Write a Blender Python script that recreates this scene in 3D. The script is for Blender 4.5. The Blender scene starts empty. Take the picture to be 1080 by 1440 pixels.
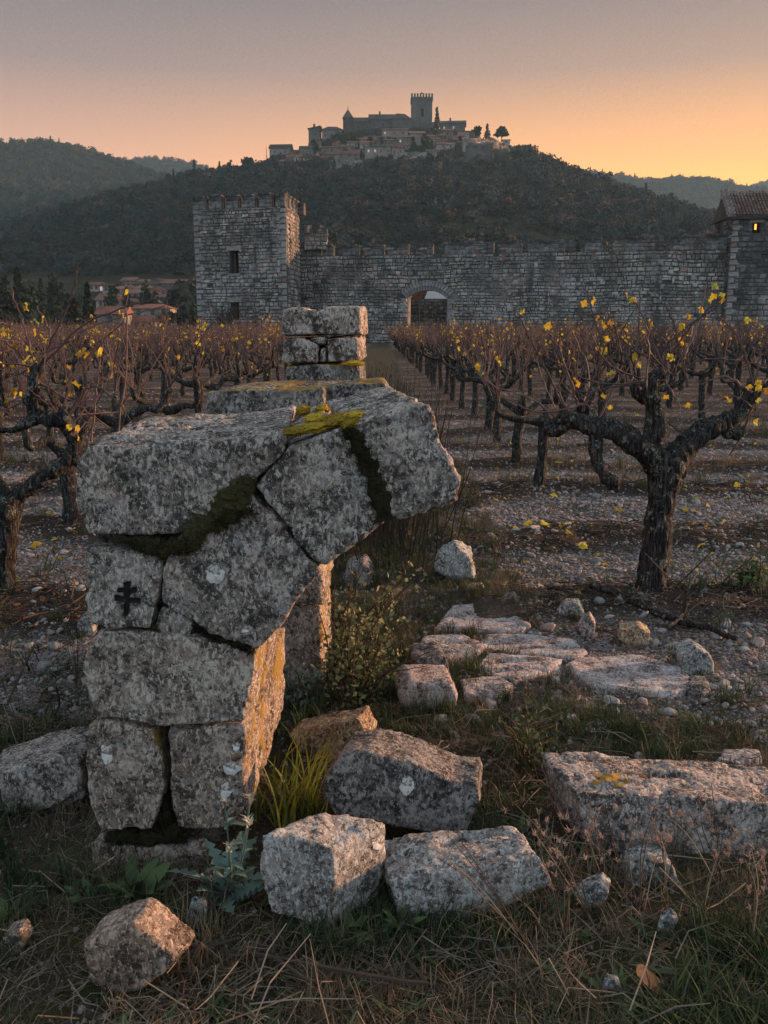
import bpy, bmesh, math, random
import numpy as np
from mathutils import Vector, Matrix
from mathutils.bvhtree import BVHTree
random.seed(11)
rng = np.random.default_rng(11)
R = math.radians
scene = bpy.context.scene
col = scene.collection

# ------------------------------------------------------------ camera
FPX, PITCH, EYE = 1250.0, R(11.84), 1.6
cam_d = bpy.data.cameras.new('camera')
cam = bpy.data.objects.new('camera', cam_d); col.objects.link(cam)
cam.location = (0, 0, EYE); cam.rotation_euler = (R(90) - PITCH, 0, 0)
cam_d.sensor_fit = 'VERTICAL'; cam_d.sensor_height = 36.0
cam_d.lens = FPX / 1440 * 36.0
cam_d.clip_start = 0.05; cam_d.clip_end = 20000
scene.camera = cam

# ------------------------------------------------------------ sky and sun
SUN_AZ, SUN_EL = R(72), R(8.5)            # azimuth from +Y towards +X
sun_dir = Vector((math.sin(SUN_AZ) * math.cos(SUN_EL), math.cos(SUN_AZ) * math.cos(SUN_EL), math.sin(SUN_EL)))


class B:
    """short node builder"""
    def __init__(s, nt): s.nt = nt
    def put(s, sock, v):
        if isinstance(v, bpy.types.NodeSocket): s.nt.links.new(v, sock)
        elif isinstance(v, (tuple, list)):
            sock.default_value = (*v, 1.0) if sock.type == 'RGBA' and len(v) == 3 else v
        else: sock.default_value = v
    def n(s, t, ins=None, **props):
        x = s.nt.nodes.new(t)
        for k, v in props.items(): setattr(x, k, v)
        for k, v in (ins or {}).items(): s.put(x.inputs[k], v)
        return x
    def math(s, op, a, b=0.0, c=0.0, clamp=False):
        x = s.n('ShaderNodeMath', {0: a, 1: b, 2: c}, operation=op); x.use_clamp = clamp
        return x.outputs[0]
    def mix(s, f, a, b, blend='MIX'):
        x = s.n('ShaderNodeMix', data_type='RGBA', blend_type=blend)
        s.put(x.inputs[0], f); s.put(x.inputs[6], a); s.put(x.inputs[7], b)
        return x.outputs[2]
    def ramp(s, f, stops, interp='LINEAR'):
        x = s.n('ShaderNodeValToRGB', {0: f}); cr = x.color_ramp; cr.interpolation = interp
        while len(cr.elements) < len(stops): cr.elements.new(0.5)
        for e, (p, c) in zip(cr.elements, stops):
            e.position = p; e.color = (*c, 1) if isinstance(c, (tuple, list)) else (c, c, c, 1)
        return x.outputs[0]
    def noise(s, v, scale, detail=4.0, rough=0.55, dist=0.0):
        return s.n('ShaderNodeTexNoise', {'Vector': v, 'Scale': scale, 'Detail': detail, 'Roughness': rough, 'Distortion': dist}).outputs[0]
    def vor(s, v, scale, feature='F1', out=0, rand=1.0):
        return s.n('ShaderNodeTexVoronoi', {'Vector': v, 'Scale': scale, 'Randomness': rand}, feature=feature).outputs[out]
    def scalev(s, v, sc):
        return s.n('ShaderNodeMapping', {'Vector': v, 'Scale': sc}).outputs[0]
    def bump(s, h, strength=0.5, dist=0.01, normal=None):
        ins = {'Height': h, 'Strength': strength, 'Distance': dist}
        if normal is not None: ins['Normal'] = normal
        return s.n('ShaderNodeBump', ins).outputs[0]


world = bpy.data.worlds.new('World'); scene.world = world; world.use_nodes = True
wb = B(world.node_tree)
bg = world.node_tree.nodes['Background']
sky = wb.n('ShaderNodeTexSky', sky_type='NISHITA', sun_disc=False)
sky.sun_elevation = SUN_EL; sky.sun_rotation = SUN_AZ
sky.air_density = 1.4; sky.dust_density = 3.0; sky.ozone_density = 2.0; sky.altitude = 300
tc = wb.n('ShaderNodeTexCoord').outputs['Generated']
sx = wb.n('ShaderNodeSeparateXYZ', {0: tc})
z = sx.outputs[2]
hlen = wb.math('SQRT', wb.math('ADD', wb.math('MULTIPLY', sx.outputs[0], sx.outputs[0]), wb.math('ADD', wb.math('MULTIPLY', sx.outputs[1], sx.outputs[1]), 1e-5)))
dt = wb.math('DIVIDE', wb.math('ADD', wb.math('MULTIPLY', sx.outputs[0], math.sin(SUN_AZ)), wb.math('MULTIPLY', sx.outputs[1], math.cos(SUN_AZ))), hlen)
az = wb.n('ShaderNodeMapRange', {0: dt, 1: -0.25, 2: 0.75, 3: 0.0, 4: 1.0}, interpolation_type='SMOOTHSTEP').outputs[0]
rear = wb.n('ShaderNodeMapRange', {0: wb.math('DIVIDE', sx.outputs[1], hlen), 1: 0.25, 2: -0.65, 3: 0.0, 4: 1.0}, interpolation_type='SMOOTHSTEP').outputs[0]
# dusk: gold on the sun's side, rose beside it, blue-grey behind
gold = wb.ramp(z, [(0.0, (1.0, .35, .006)), (.10, (.90, .335, .014)), (.17, (.51, .205, .048)), (.25, (.19, .105, .070)), (.33, (.082, .063, .064)), (.6, (.125, .14, .16)), (1.0, (.18, .22, .27))])
rose = wb.ramp(z, [(0.0, (.60, .225, .075)), (.10, (.52, .215, .105)), (.17, (.28, .138, .094)), (.25, (.118, .079, .077)), (.33, (.062, .053, .060)), (.6, (.115, .14, .17)), (1.0, (.18, .22, .27))])
blue = wb.ramp(z, [(0.0, (.215, .275, .335)), (.10, (.235, .30, .365)), (.22, (.255, .325, .395)), (.34, (.26, .33, .40)), (.6, (.25, .31, .375)), (1.0, (.19, .23, .28))])
grad = wb.mix(rear, wb.mix(az, rose, gold), blue)
skyc = wb.mix(1.0, wb.mix(1.0, grad, (10.0, 10.0, 10.0), 'MULTIPLY'), wb.mix(1.0, sky.outputs[0], (.10, .10, .10), 'MULTIPLY'), 'ADD')
wb.put(bg.inputs[0], skyc); bg.inputs[1].default_value = 0.1

sun_d = bpy.data.lights.new('sun', 'SUN'); sun = bpy.data.objects.new('sun', sun_d); col.objects.link(sun)
sun_d.energy = 4.0; sun_d.angle = R(3.0); sun_d.color = (1.0, .56, .32)
sun.rotation_euler = sun_dir.to_track_quat('Z', 'Y').to_euler()
sun.location = (60, 20, 60)

vs = scene.view_settings
vs.view_transform = 'Standard'; vs.look = 'None'; vs.gamma = 1.0; vs.exposure = 1.42; vs.use_curve_mapping = False
cy = scene.cycles
cy.use_denoising = True; cy.denoising_prefilter = 'NONE'
cy.max_bounces = 5; cy.diffuse_bounces = 3; cy.glossy_bounces = 2; cy.transmission_bounces = 3; cy.volume_bounces = 0
cy.volume_max_steps = 64

# ------------------------------------------------------------ pixel rays (measuring the photograph)
CP, SP = math.cos(PITCH), math.sin(PITCH)
def ray(px, py):
    a, b = (px - 540) / FPX, (720 - py) / FPX
    return Vector((a, CP + b * SP, -SP + b * CP))
def W(px, py, D):
    d = ray(px, py); return Vector((0, 0, EYE)) + d * (D / d.y)
def G(px, py, z=0.0):
    d = ray(px, py); return Vector((0, 0, EYE)) + d * ((z - EYE) / d.z)
def pxm(px, py, D):
    """metres per pixel at distance D"""
    d = ray(px, py); return D / d.y / FPX

# ------------------------------------------------------------ noise (numpy)
def _h(ix, iy, iz, seed):
    n = (ix.astype(np.int64) * 374761393 + iy.astype(np.int64) * 668265263 + iz.astype(np.int64) * 2147483647 + seed * 144665) & 0xffffffff
    n = ((n ^ (n >> 13)) * 1274126177) & 0xffffffff
    n = ((n ^ (n >> 16)) * 2246822519) & 0xffffffff
    return ((n ^ (n >> 15)) & 0xffff) / 32767.5 - 1.0
def vnoise(p, seed=0):
    p = np.asarray(p, float); i = np.floor(p).astype(np.int64); f = p - i
    u = f * f * (3 - 2 * f); r = 0
    for dx in (0, 1):
        wx = u[:, 0] if dx else 1 - u[:, 0]
        for dy in (0, 1):
            wy = u[:, 1] if dy else 1 - u[:, 1]
            for dz in (0, 1):
                wz = u[:, 2] if dz else 1 - u[:, 2]
                r = r + wx * wy * wz * _h(i[:, 0] + dx, i[:, 1] + dy, i[:, 2] + dz, seed)
    return r
def fbm(p, oct=4, seed=0, gain=.5):
    p = np.asarray(p, float); a, s, r = 1.0, 1.0, 0
    for o in range(oct):
        r = r + a * vnoise(p * s, seed + o * 17); a *= gain; s *= 2.03
    return r

# ------------------------------------------------------------ meshes and tags
def tag(o, label=None, cat=None, group=None, kind=None):
    if label: o['label'] = label
    if cat: o['category'] = cat
    if group: o['group'] = group
    if kind: o['kind'] = kind
    return o
def empty(name, loc, label=None, cat=None, group=None, rz=0):
    o = bpy.data.objects.new(name, None); col.objects.link(o); o.location = loc; o.rotation_euler = (0, 0, rz)
    o.empty_display_size = .1
    return tag(o, label, cat, group)
def mesh(name, V, F, m, smooth=False):
    me = bpy.data.meshes.new(name)
    V = np.asarray(V, dtype=np.float32).reshape(-1, 3)
    if isinstance(F, np.ndarray) and F.ndim == 2:
        k = F.shape[1]; me.vertices.add(len(V)); me.vertices.foreach_set('co', V.ravel())
        me.loops.add(F.size); me.loops.foreach_set('vertex_index', F.astype(np.int32).ravel())
        me.polygons.add(len(F)); me.polygons.foreach_set('loop_start', np.arange(0, F.size, k, dtype=np.int32))
        me.update(calc_edges=True)
    else:
        me.from_pydata([tuple(map(float, v)) for v in V], [], [tuple(int(i) for i in f) for f in F])
    if smooth: me.polygons.foreach_set('use_smooth', np.ones(len(me.polygons), dtype=bool))
    for x in (m if isinstance(m, (list, tuple)) else [m]): me.materials.append(x)
    me.update(); return me
def ob(name, me, parent=None, loc=None):
    o = bpy.data.objects.new(name, me); col.objects.link(o)
    if parent is not None: o.parent = parent
    if loc is not None: o.location = loc
    return o
def part(name, V, F, m, root, smooth=False, loc=None):
    """a part whose vertices are given in world space"""
    V = np.asarray(V, float).reshape(-1, 3)
    base = np.zeros(3); r = root
    while r is not None: base += np.array(r.location); r = r.parent
    if loc is None: loc = V.mean(0)
    loc = np.array(loc, float)
    o = ob(name, mesh(name, V - loc, F, m, smooth), root, loc - base)
    return o
def solo(name, V, F, m, loc, smooth=False):
    return ob(name, mesh(name, np.asarray(V, float) - np.array(loc, float), F, m, smooth), None, loc)
def tree_copy(o, parent=None):
    c = o.copy(); col.objects.link(c); c.parent = parent
    for ch in o.children: tree_copy(ch, c)
    return c

def join(parts):
    """[(V,F)] -> V,F"""
    Vs, Fs, k = [], [], 0
    for V, F in parts:
        V = np.asarray(V, float).reshape(-1, 3); Vs.append(V); Fs += [tuple(i + k for i in f) for f in F]; k += len(V)
    return (np.concatenate(Vs) if Vs else np.zeros((0, 3))), Fs
def box(x0, x1, y0, y1, z0, z1):
    V = [(x, y, zz) for zz in (z0, z1) for y in (y0, y1) for x in (x0, x1)]
    F = [(0, 2, 3, 1), (4, 5, 7, 6), (0, 1, 5, 4), (2, 6, 7, 3), (0, 4, 6, 2), (1, 3, 7, 5)]
    return np.array(V, float), F
def tube(P, rad, n=6, rough=0.0, seed=0, cap=True):
    P = np.asarray(P, float); k = len(P); rad = np.broadcast_to(np.asarray(rad, float), (k,))
    T = np.gradient(P, axis=0); T /= np.linalg.norm(T, axis=1)[:, None] + 1e-9
    ref = np.array([0, 0, 1.0]) if abs(T[0, 2]) < .8 else np.array([1.0, 0, 0])
    V = []; a = np.cross(T[0], ref); a /= np.linalg.norm(a)
    ang = np.arange(n) * 2 * math.pi / n
    for i in range(k):
        a = a - T[i] * a.dot(T[i]); a /= np.linalg.norm(a) + 1e-9; b = np.cross(T[i], a)
        V.append(P[i] + (np.cos(ang)[:, None] * a + np.sin(ang)[:, None] * b) * rad[i])
    V = np.concatenate(V)
    if rough:
        C = np.repeat(P, n, axis=0); d = V - C
        V = C + d * (1 + rough * fbm(V / max(rad.max(), 1e-4) * .9 + seed * 7.1, 3, seed))[:, None]
    F = [(i * n + j, i * n + (j + 1) % n, (i + 1) * n + (j + 1) % n, (i + 1) * n + j) for i in range(k - 1) for j in range(n)]
    if cap: F += [tuple(range(n))[::-1], tuple((k - 1) * n + j for j in range(n))]
    return V, F
def spline(P, per=6):
    """Catmull-Rom through points of any width"""
    P = np.asarray(P, float); Q = np.vstack([2 * P[0] - P[1], P, 2 * P[-1] - P[-2]]); out = []
    for i in range(1, len(Q) - 2):
        for t in np.linspace(0, 1, per, endpoint=False):
            a, b, c, d = Q[i - 1], Q[i], Q[i + 1], Q[i + 2]
            out.append(.5 * (2 * b + (c - a) * t + (2 * a - 5 * b + 4 * c - d) * t * t + (3 * b - a - 3 * c + d) * t ** 3))
    out.append(P[-1]); return np.array(out)

def remesh(V, F, voxel, smooth=2):
    """closed shell -> even skin; returns V, F(array), N"""
    me = bpy.data.meshes.new('tmp'); me.from_pydata([tuple(map(float, v)) for v in V], [], [tuple(int(i) for i in f) for f in F])
    bm = bmesh.new(); bm.from_mesh(me); bmesh.ops.recalc_face_normals(bm, faces=bm.faces[:]); bm.to_mesh(me); bm.free()
    o = bpy.data.objects.new('tmp', me); col.objects.link(o)
    md = o.modifiers.new('r', 'REMESH'); md.mode = 'VOXEL'; md.voxel_size = voxel
    if smooth:
        ms = o.modifiers.new('s', 'SMOOTH'); ms.factor = .5; ms.iterations = smooth
    dg = bpy.context.evaluated_depsgraph_get(); e = o.evaluated_get(dg); m2 = e.to_mesh()
    Vn = np.empty(len(m2.vertices) * 3, np.float32); m2.vertices.foreach_get('co', Vn)
    Nn = np.empty(len(m2.vertices) * 3, np.float32); m2.vertices.foreach_get('normal', Nn)
    Fn = np.array([tuple(p.vertices) if len(p.vertices) == 4 else (*p.vertices, p.vertices[-1]) for p in m2.polygons], dtype=np.int64)
    e.to_mesh_clear(); bpy.data.objects.remove(o); bpy.data.meshes.remove(me)
    return Vn.reshape(-1, 3).astype(float), Fn, Nn.reshape(-1, 3).astype(float)

def rough_stone(V, F, voxel=.012, amp=.012, seed=0, smooth=0, strata=0.0, sdir=(1, .25, 0), pit=.6, smask=None):
    """worn stone: remeshed solid pushed in and out by several sizes of noise"""
    V, F, N = remesh(V, F, voxel, smooth)
    o = seed * 13.7
    d = amp * .6 * fbm(V * 4.5 + o, 2, seed) + amp * .55 * fbm(V * 15 + o, 3, seed + 3)
    cell = vnoise(V * 38 + o, seed + 9)
    d -= amp * pit * np.clip(cell - .2, 0, 1)
    d += amp * .34 * vnoise(V * 70 + o, seed + 5)
    ed = np.abs(fbm(V * 8 + o, 2, seed + 12)); d -= amp * .9 * np.clip(.16 - ed, 0, 1) / .16 * np.clip(fbm(V * 2.2 + o, 2, seed + 14) + .1, 0, 1)
    if strata:
        s = np.array(sdir, float); s /= np.linalg.norm(s); al = V @ s
        Q = V - np.outer(al, s) * .86
        Q = Q + .02 * fbm(V * 6, 2, seed)[:, None]
        up = np.clip(N[:, 2], 0, 1) if smask is None else np.abs(N[:, smask])
        d -= strata * np.clip(fbm(Q * np.array([32, 32, 32]), 2, seed + 21) - .12, 0, .8) * np.clip(up * 1.6 - .3, 0, 1)
    return V + N * d[:, None], F
def prism(poly, ext):
    """poly: N x 3 front outline, ext: vector or N x 3 offsets to the back outline"""
    A = np.asarray(poly, float); Bk = A + np.asarray(ext, float); n = len(A)
    F = [tuple(range(n)), tuple(range(n, 2 * n))[::-1]] + [(i, i + n, (i + 1) % n + n, (i + 1) % n) for i in range(n)]
    return np.vstack([A, Bk]), F
def front(pts, D): return np.array([W(x, y, D) for x, y in pts])

# ------------------------------------------------------------ scatter: one object that instances prototypes on points
def scatter(name, protos, P, rot, scl, var):
    me = bpy.data.meshes.new(name); me.vertices.add(len(P)); me.vertices.foreach_set('co', np.asarray(P, np.float32).ravel())
    a = me.attributes.new('rot', 'FLOAT_VECTOR', 'POINT'); a.data.foreach_set('vector', np.asarray(rot, np.float32).ravel())
    scl = np.asarray(scl, np.float32); scl = np.repeat(scl[:, None], 3, 1) if scl.ndim == 1 else scl
    a = me.attributes.new('scl', 'FLOAT_VECTOR', 'POINT'); a.data.foreach_set('vector', scl.ravel())
    a = me.attributes.new('var', 'INT', 'POINT'); a.data.foreach_set('value', np.asarray(var, np.int32))
    o = ob(name, me)
    nt = bpy.data.node_groups.new(name, 'GeometryNodeTree')
    nt.interface.new_socket('Geometry', in_out='INPUT', socket_type='NodeSocketGeometry')
    nt.interface.new_socket('Geometry', in_out='OUTPUT', socket_type='NodeSocketGeometry')
    gi, go = nt.nodes.new('NodeGroupInput'), nt.nodes.new('NodeGroupOutput'); j = nt.nodes.new('GeometryNodeJoinGeometry')
    def attr(nm, ty):
        x = nt.nodes.new('GeometryNodeInputNamedAttribute'); x.data_type = ty; x.inputs[0].default_value = nm; return x.outputs[0]
    va, ra, sa = attr('var', 'INT'), attr('rot', 'FLOAT_VECTOR'), attr('scl', 'FLOAT_VECTOR')
    for i, p in enumerate(protos):
        oi = nt.nodes.new('GeometryNodeObjectInfo'); oi.inputs['Object'].default_value = p; oi.inputs['As Instance'].default_value = True
        cmp_ = nt.nodes.new('FunctionNodeCompare'); cmp_.data_type = 'INT'; cmp_.operation = 'EQUAL'
        nt.links.new(va, cmp_.inputs[2]); cmp_.inputs[3].default_value = i
        ip = nt.nodes.new('GeometryNodeInstanceOnPoints')
        nt.links.new(gi.outputs[0], ip.inputs['Points']); nt.links.new(cmp_.outputs[0], ip.inputs['Selection'])
        nt.links.new(oi.outputs['Geometry'], ip.inputs['Instance']); nt.links.new(ra, ip.inputs['Rotation']); nt.links.new(sa, ip.inputs['Scale'])
        nt.links.new(ip.outputs[0], j.inputs[0])
    nt.links.new(j.outputs[0], go.inputs[0])
    md = o.modifiers.new('scatter', 'NODES'); md.node_group = nt
    o['kind'] = 'stuff'; return o
def proto(name, V, F, m, smooth=False):
    return bpy.data.objects.new(name, mesh(name, V, F, m, smooth))
# ------------------------------------------------------------ materials
def new_mat(name, rough=.9, spec=.25):
    m = bpy.data.materials.new(name); m.use_nodes = True
    p = m.node_tree.nodes['Principled BSDF']; p.inputs['Roughness'].default_value = rough
    p.inputs['Specular IOR Level'].default_value = spec
    return m, B(m.node_tree), p
def plain(name, c, rough=.9, var=.25, spec=.2, transl=0.0):
    """one colour with instance-to-instance and fine variation"""
    m, b, p = new_mat(name, rough, spec)
    oi = b.n('ShaderNodeObjectInfo').outputs['Random']
    co = b.n('ShaderNodeTexCoord').outputs['Object']
    f = b.math('ADD', b.math('MULTIPLY', oi, .6), b.math('MULTIPLY', b.noise(co, 14, 3), .4))
    lo, hi = tuple(x * (1 - var) for x in c), tuple(min(1, x * (1 + var)) for x in c)
    b.put(p.inputs['Base Color'], b.ramp(f, [(.2, lo), (.8, hi)]))
    if transl:
        out = m.node_tree.nodes['Material Output']
        tr = b.n('ShaderNodeBsdfTranslucent', {'Color': b.ramp(f, [(.2, lo), (.8, hi)])})
        ms = b.n('ShaderNodeMixShader', {0: transl, 1: p.outputs[0], 2: tr.outputs[0]})
        b.put(out.inputs[0], ms.outputs[0])
    return m

def granite(name, c1, c2, crust=(.036, .031, .028), crust_amt=.5, pale=(.42, .43, .42), pale_amt=.5, tint=(.30, .20, .15), tint_amt=.35,
            yellow=0.0, ydir=None, moss=0.0, grain=1.0, bump=.85, ythr=.52):
    m, b, p = new_mat(name, .92, .25)
    co = b.n('ShaderNodeTexCoord').outputs['Object']
    geo = b.n('ShaderNodeNewGeometry'); nrm = b.n('ShaderNodeSeparateXYZ', {0: geo.outputs['Normal']})
    c1, c2 = (c1[0] * 1.07, c1[1] * 1.0, c1[2] * .95), (c2[0] * 1.07, c2[1] * 1.0, c2[2] * .95)
    big = b.noise(co, 3.5, 5, .6); mid = b.noise(co, 13, 6, .65); fine = b.noise(co, 54 * grain, 6, .78, .4); fin2 = b.noise(b.scalev(co, (1, .8, .6)), 88 * grain, 4, .75, .4); patch = b.noise(co, 11, 4, .6)
    c = b.mix(b.ramp(big, [(.35, 0.0), (.65, 1.0)]), c1, c2)
    c = b.mix(b.math('MULTIPLY', b.ramp(b.noise(co, 7, 4, .6, .5), [(.48, 0.0), (.62, 1.0)]), tint_amt), c, tint)
    # black crust and pale lichen blotches
    c = b.mix(b.math('MULTIPLY', b.ramp(b.math('ADD', b.math('MULTIPLY', mid, .45), b.math('MULTIPLY', b.noise(co, 34, 5, .75), .55)), [(.44, 1.0), (.515, 0.0)]), crust_amt), c, crust)
    c = b.mix(b.math('MULTIPLY', b.ramp(b.math('ADD', b.math('MULTIPLY', b.noise(co, 9, 5, .7, .8), .6), b.math('MULTIPLY', b.noise(co, 46, 4, .7), .4)), [(.525, 0.0), (.575, 1.0)]), pale_amt), c, pale)
    # mineral grains
    c = b.mix(b.ramp(b.math('ADD', b.math('MULTIPLY', fine, .7), b.math('MULTIPLY', patch, .3)), [(.450, .92), (.492, 0.0)]), c, tuple(x * .20 for x in c1))
    c = b.mix(b.ramp(b.math('ADD', b.math('MULTIPLY', fin2, .75), b.math('MULTIPLY', patch, .25)), [(.512, 0.0), (.552, .85)]), c, tuple(min(.66, x * 1.9) for x in c2))
    if yellow:
        f = b.ramp(b.math('ADD', b.math('MULTIPLY', b.noise(b.scalev(co, (1, 1, .35)), 24, 5, .7), .65), b.math('MULTIPLY', b.noise(co, 4, 2), .35)), [(ythr, 0.0), (ythr + .04, 1.0)])
        if ydir == 'x': f = b.math('MULTIPLY', f, b.ramp(nrm.outputs[0], [(.35, 0.0), (.65, 1.0)]))
        if ydir == 'z': f = b.math('MULTIPLY', f, b.ramp(nrm.outputs[2], [(.45, 0.0), (.8, 1.0)]))
        c = b.mix(b.math('MULTIPLY', f, yellow), c, (.36, .22, .04))
    if moss:
        f = b.math('MULTIPLY', b.ramp(b.noise(co, 6, 5, .65), [(.50, 0.0), (.60, 1.0)]), moss)
        c = b.mix(f, c, (.035, .035, .012))
    b.put(p.inputs['Base Color'], c)
    h = b.math('ADD', b.math('MULTIPLY', fine, 1.2), b.math('MULTIPLY', fin2, .8))
    b.put(p.inputs['Normal'], b.bump(h, bump, .018))
    return m

M = {}
M['granite'] = granite('granite', (.235, .207, .188), (.345, .30, .275), crust_amt=.8, pale_amt=.5)
M['granite_pink'] = granite('granite_pink', (.27, .235, .215), (.385, .325, .295), crust_amt=.38, pale_amt=.35, tint=(.30, .20, .165), tint_amt=.4)
M['granite_brown'] = granite('granite_brown', (.215, .18, .155), (.305, .26, .225), crust_amt=.55, pale_amt=.4, tint=(.25, .15, .08), tint_amt=.55, yellow=.9, ydir='x', ythr=.53)
M['granite_jamb'] = granite('granite_jamb', (.265, .225, .20), (.37, .31, .275), crust_amt=.4, pale_amt=.35, tint=(.32, .19, .14), tint_amt=.5, yellow=.9, ydir='x', ythr=.535)
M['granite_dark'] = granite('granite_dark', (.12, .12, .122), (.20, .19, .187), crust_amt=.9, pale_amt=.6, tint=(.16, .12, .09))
M['granite_pale'] = granite('granite_pale', (.30, .275, .26), (.42, .38, .355), crust_amt=.45, pale_amt=.6)
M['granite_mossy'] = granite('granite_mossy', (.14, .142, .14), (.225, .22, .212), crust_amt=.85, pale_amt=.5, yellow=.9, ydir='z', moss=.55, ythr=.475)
M['slab'] = granite('slab', (.42, .335, .315), (.54, .44, .415), crust_amt=.4, pale_amt=.35, tint=(.30, .17, .14), tint_amt=.45)
M['ochre'] = granite('ochre', (.36, .24, .16), (.45, .32, .23), crust_amt=.25, pale_amt=.25, tint=(.38, .2, .12), tint_amt=.5)
M['ruin_core'] = granite('ruin_core', (.07, .06, .05), (.11, .10, .085), crust_amt=.7, pale_amt=.1)
M['moss'] = plain('moss', (.034, .029, .012), 1.0, .6)
M['moss_gold'] = plain('moss_gold', (.27, .18, .018), 1.0, .6)
M['cross_paint'] = plain('cross_paint', (.012, .012, .013), .9, .2)
M['lichen_white'] = granite('lichen_white', (.54, .54, .51), (.64, .64, .60), crust_amt=.12, pale_amt=.2, tint=(.45, .43, .40), tint_amt=.3, bump=.5)

def pebble_mat(name, a, c):
    m, b, p = new_mat(name, .75, .3)
    oi = b.n('ShaderNodeObjectInfo').outputs['Random']; co = b.n('ShaderNodeTexCoord').outputs['Object']
    base = b.ramp(oi, [(0.0, a[0]), (.22, a[1]), (.45, a[2]), (.7, a[3]), (1.0, a[4])])
    b.put(p.inputs['Base Color'], b.mix(b.ramp(b.noise(co, c, 4, .7), [(.35, .55), (.6, 0.0)]), base, (.05, .045, .04)))
    b.put(p.inputs['Normal'], b.bump(b.noise(co, c * 2, 4, .7), .5, .02))
    return m
M['pebble'] = pebble_mat('pebble', [(.36, .265, .24), (.26, .25, .245), (.46, .42, .395), (.23, .18, .155), (.39, .315, .29)], 3)
M['field_stone'] = pebble_mat('field_stone', [(.33, .315, .30), (.43, .41, .395), (.40, .295, .255), (.23, .235, .235), (.36, .32, .30)], 4)
M['bark'], b, p = new_mat('bark', .95, .15)
co = b.n('ShaderNodeTexCoord').outputs['Object']
st = b.noise(b.scalev(co, (1, 1, .12)), 90, 4, .6)
c = b.ramp(st, [(.40, (.011, .0095, .009)), (.54, (.042, .036, .033)), (.70, (.12, .108, .10))])
c = b.mix(b.ramp(b.math('ADD', b.math('MULTIPLY', b.noise(co, 18, 5, .7), .6), b.math('MULTIPLY', b.noise(co, 70, 3, .7), .4)), [(.55, 0.0), (.61, .85)]), c, (.22, .235, .20))
c = b.mix(b.ramp(b.noise(co, 7, 4, .7), [(.60, 0.0), (.68, .55)]), c, (.10, .075, .014))
b.put(p.inputs['Base Color'], c); b.put(p.inputs['Normal'], b.bump(b.math('ADD', st, b.math('MULTIPLY', b.noise(co, 60, 4, .7), .5)), 1.0, .02))
M['far_bark'] = plain('far_bark', (.024, .020, .018), .95, .3)
M['cane'] = plain('cane', (.092, .058, .054), .65, .35)
M['far_cane'] = plain('far_cane', (.085, .060, .058), .8, .35)
M['vine_leaf'] = plain('vine_leaf', (.60, .44, .035), .7, .3, transl=.35)
m, b, p = new_mat('vine_leaf', .7, .2); M['vine_leaf'] = m
k = b.math('FRACT', b.math('ADD', b.n('ShaderNodeNewGeometry').outputs['Random Per Island'], b.n('ShaderNodeObjectInfo').outputs['Random']))
c = b.ramp(k, [(0, (.26, .14, .03)), (.22, (.52, .33, .03)), (.6, (.62, .46, .04)), (.9, (.55, .45, .05)), (1, (.32, .34, .06))])
c = b.mix(b.ramp(b.noise(b.n('ShaderNodeTexCoord').outputs['Object'], 5, 4, .7), [(.36, .7), (.46, 0.0)]), c, (.20, .10, .025)); b.put(p.inputs['Base Color'], c)
b.put(m.node_tree.nodes['Material Output'].inputs[0], b.n('ShaderNodeMixShader', {0: .35, 1: p.outputs[0], 2: b.n('ShaderNodeBsdfTranslucent', {'Color': c}).outputs[0]}).outputs[0])
M['twig'] = plain('twig', (.06, .042, .032), .95, .4)
M['grass_green'] = plain('grass_green', (.042, .064, .028), .8, .5, transl=.2)
M['grass_dry'] = plain('grass_dry', (.155, .115, .072), .9, .45, transl=.2)
M['straw'] = plain('straw', (.17, .135, .10), .9, .5)
M['dead_leaf'] = plain('dead_leaf', (.11, .06, .032), .9, .5)
M['brown_leaf'] = plain('brown_leaf', (.30, .13, .06), .7, .25)
M['weed'] = plain('weed', (.075, .11, .045), .8, .4, transl=.2)
M['weed_blue'] = plain('weed_blue', (.11, .165, .135), .8, .3, transl=.1)
M['shrub_leaf'] = plain('shrub_leaf', (.30, .31, .15), .85, .45, transl=.2)
M['shrub_stem'] = plain('shrub_stem', (.07, .042, .03), .9, .3)
M['lush_grass'] = plain('lush_grass', (.19, .235, .04), .6, .35, transl=.35)
M['seed_head'] = plain('seed_head', (.33, .22, .17), .9, .3, transl=.2)
M['thistle_flower'] = plain('thistle_flower', (.40, .37, .27), .9, .2)

# ground: gravel / grass soil / litter by a per-vertex cover map
M['ground'], b, p = new_mat('ground', .95, .2)
co = b.n('ShaderNodeTexCoord').outputs['Object']
cov = b.n('ShaderNodeSeparateColor', {0: b.n('ShaderNodeVertexColor', layer_name='cover').outputs[0]})
n1, n2 = b.noise(co, 9, 6, .65), b.noise(co, 60, 5, .7)
soil = b.ramp(n2, [(.3, (.030, .022, .017)), (.55, (.085, .062, .048)), (.75, (.16, .12, .095))])
vc = b.n('ShaderNodeTexVoronoi', {'Vector': co, 'Scale': 55})
grav = b.mix(b.ramp(vc.outputs[0], [(.35, 0.0), (.7, 1.0)]), b.mix(.35, (.30, .245, .225), vc.outputs[1], 'OVERLAY'), (.07, .058, .052))
grav = b.mix(b.ramp(n1, [(.4, .7), (.62, 0.0)]), grav, soil)
lit = b.mix(b.ramp(n2, [(.45, 0.0), (.6, 1.0)]), (.020, .015, .013), (.075, .05, .038))
gr = b.mix(b.ramp(n1, [(.42, 0.0), (.60, 1.0)]), soil, (.045, .045, .017))
gr = b.mix(b.ramp(b.noise(co, 3, 4), [(.55, 0.0), (.68, .6)]), gr, (.095, .072, .016))
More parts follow.
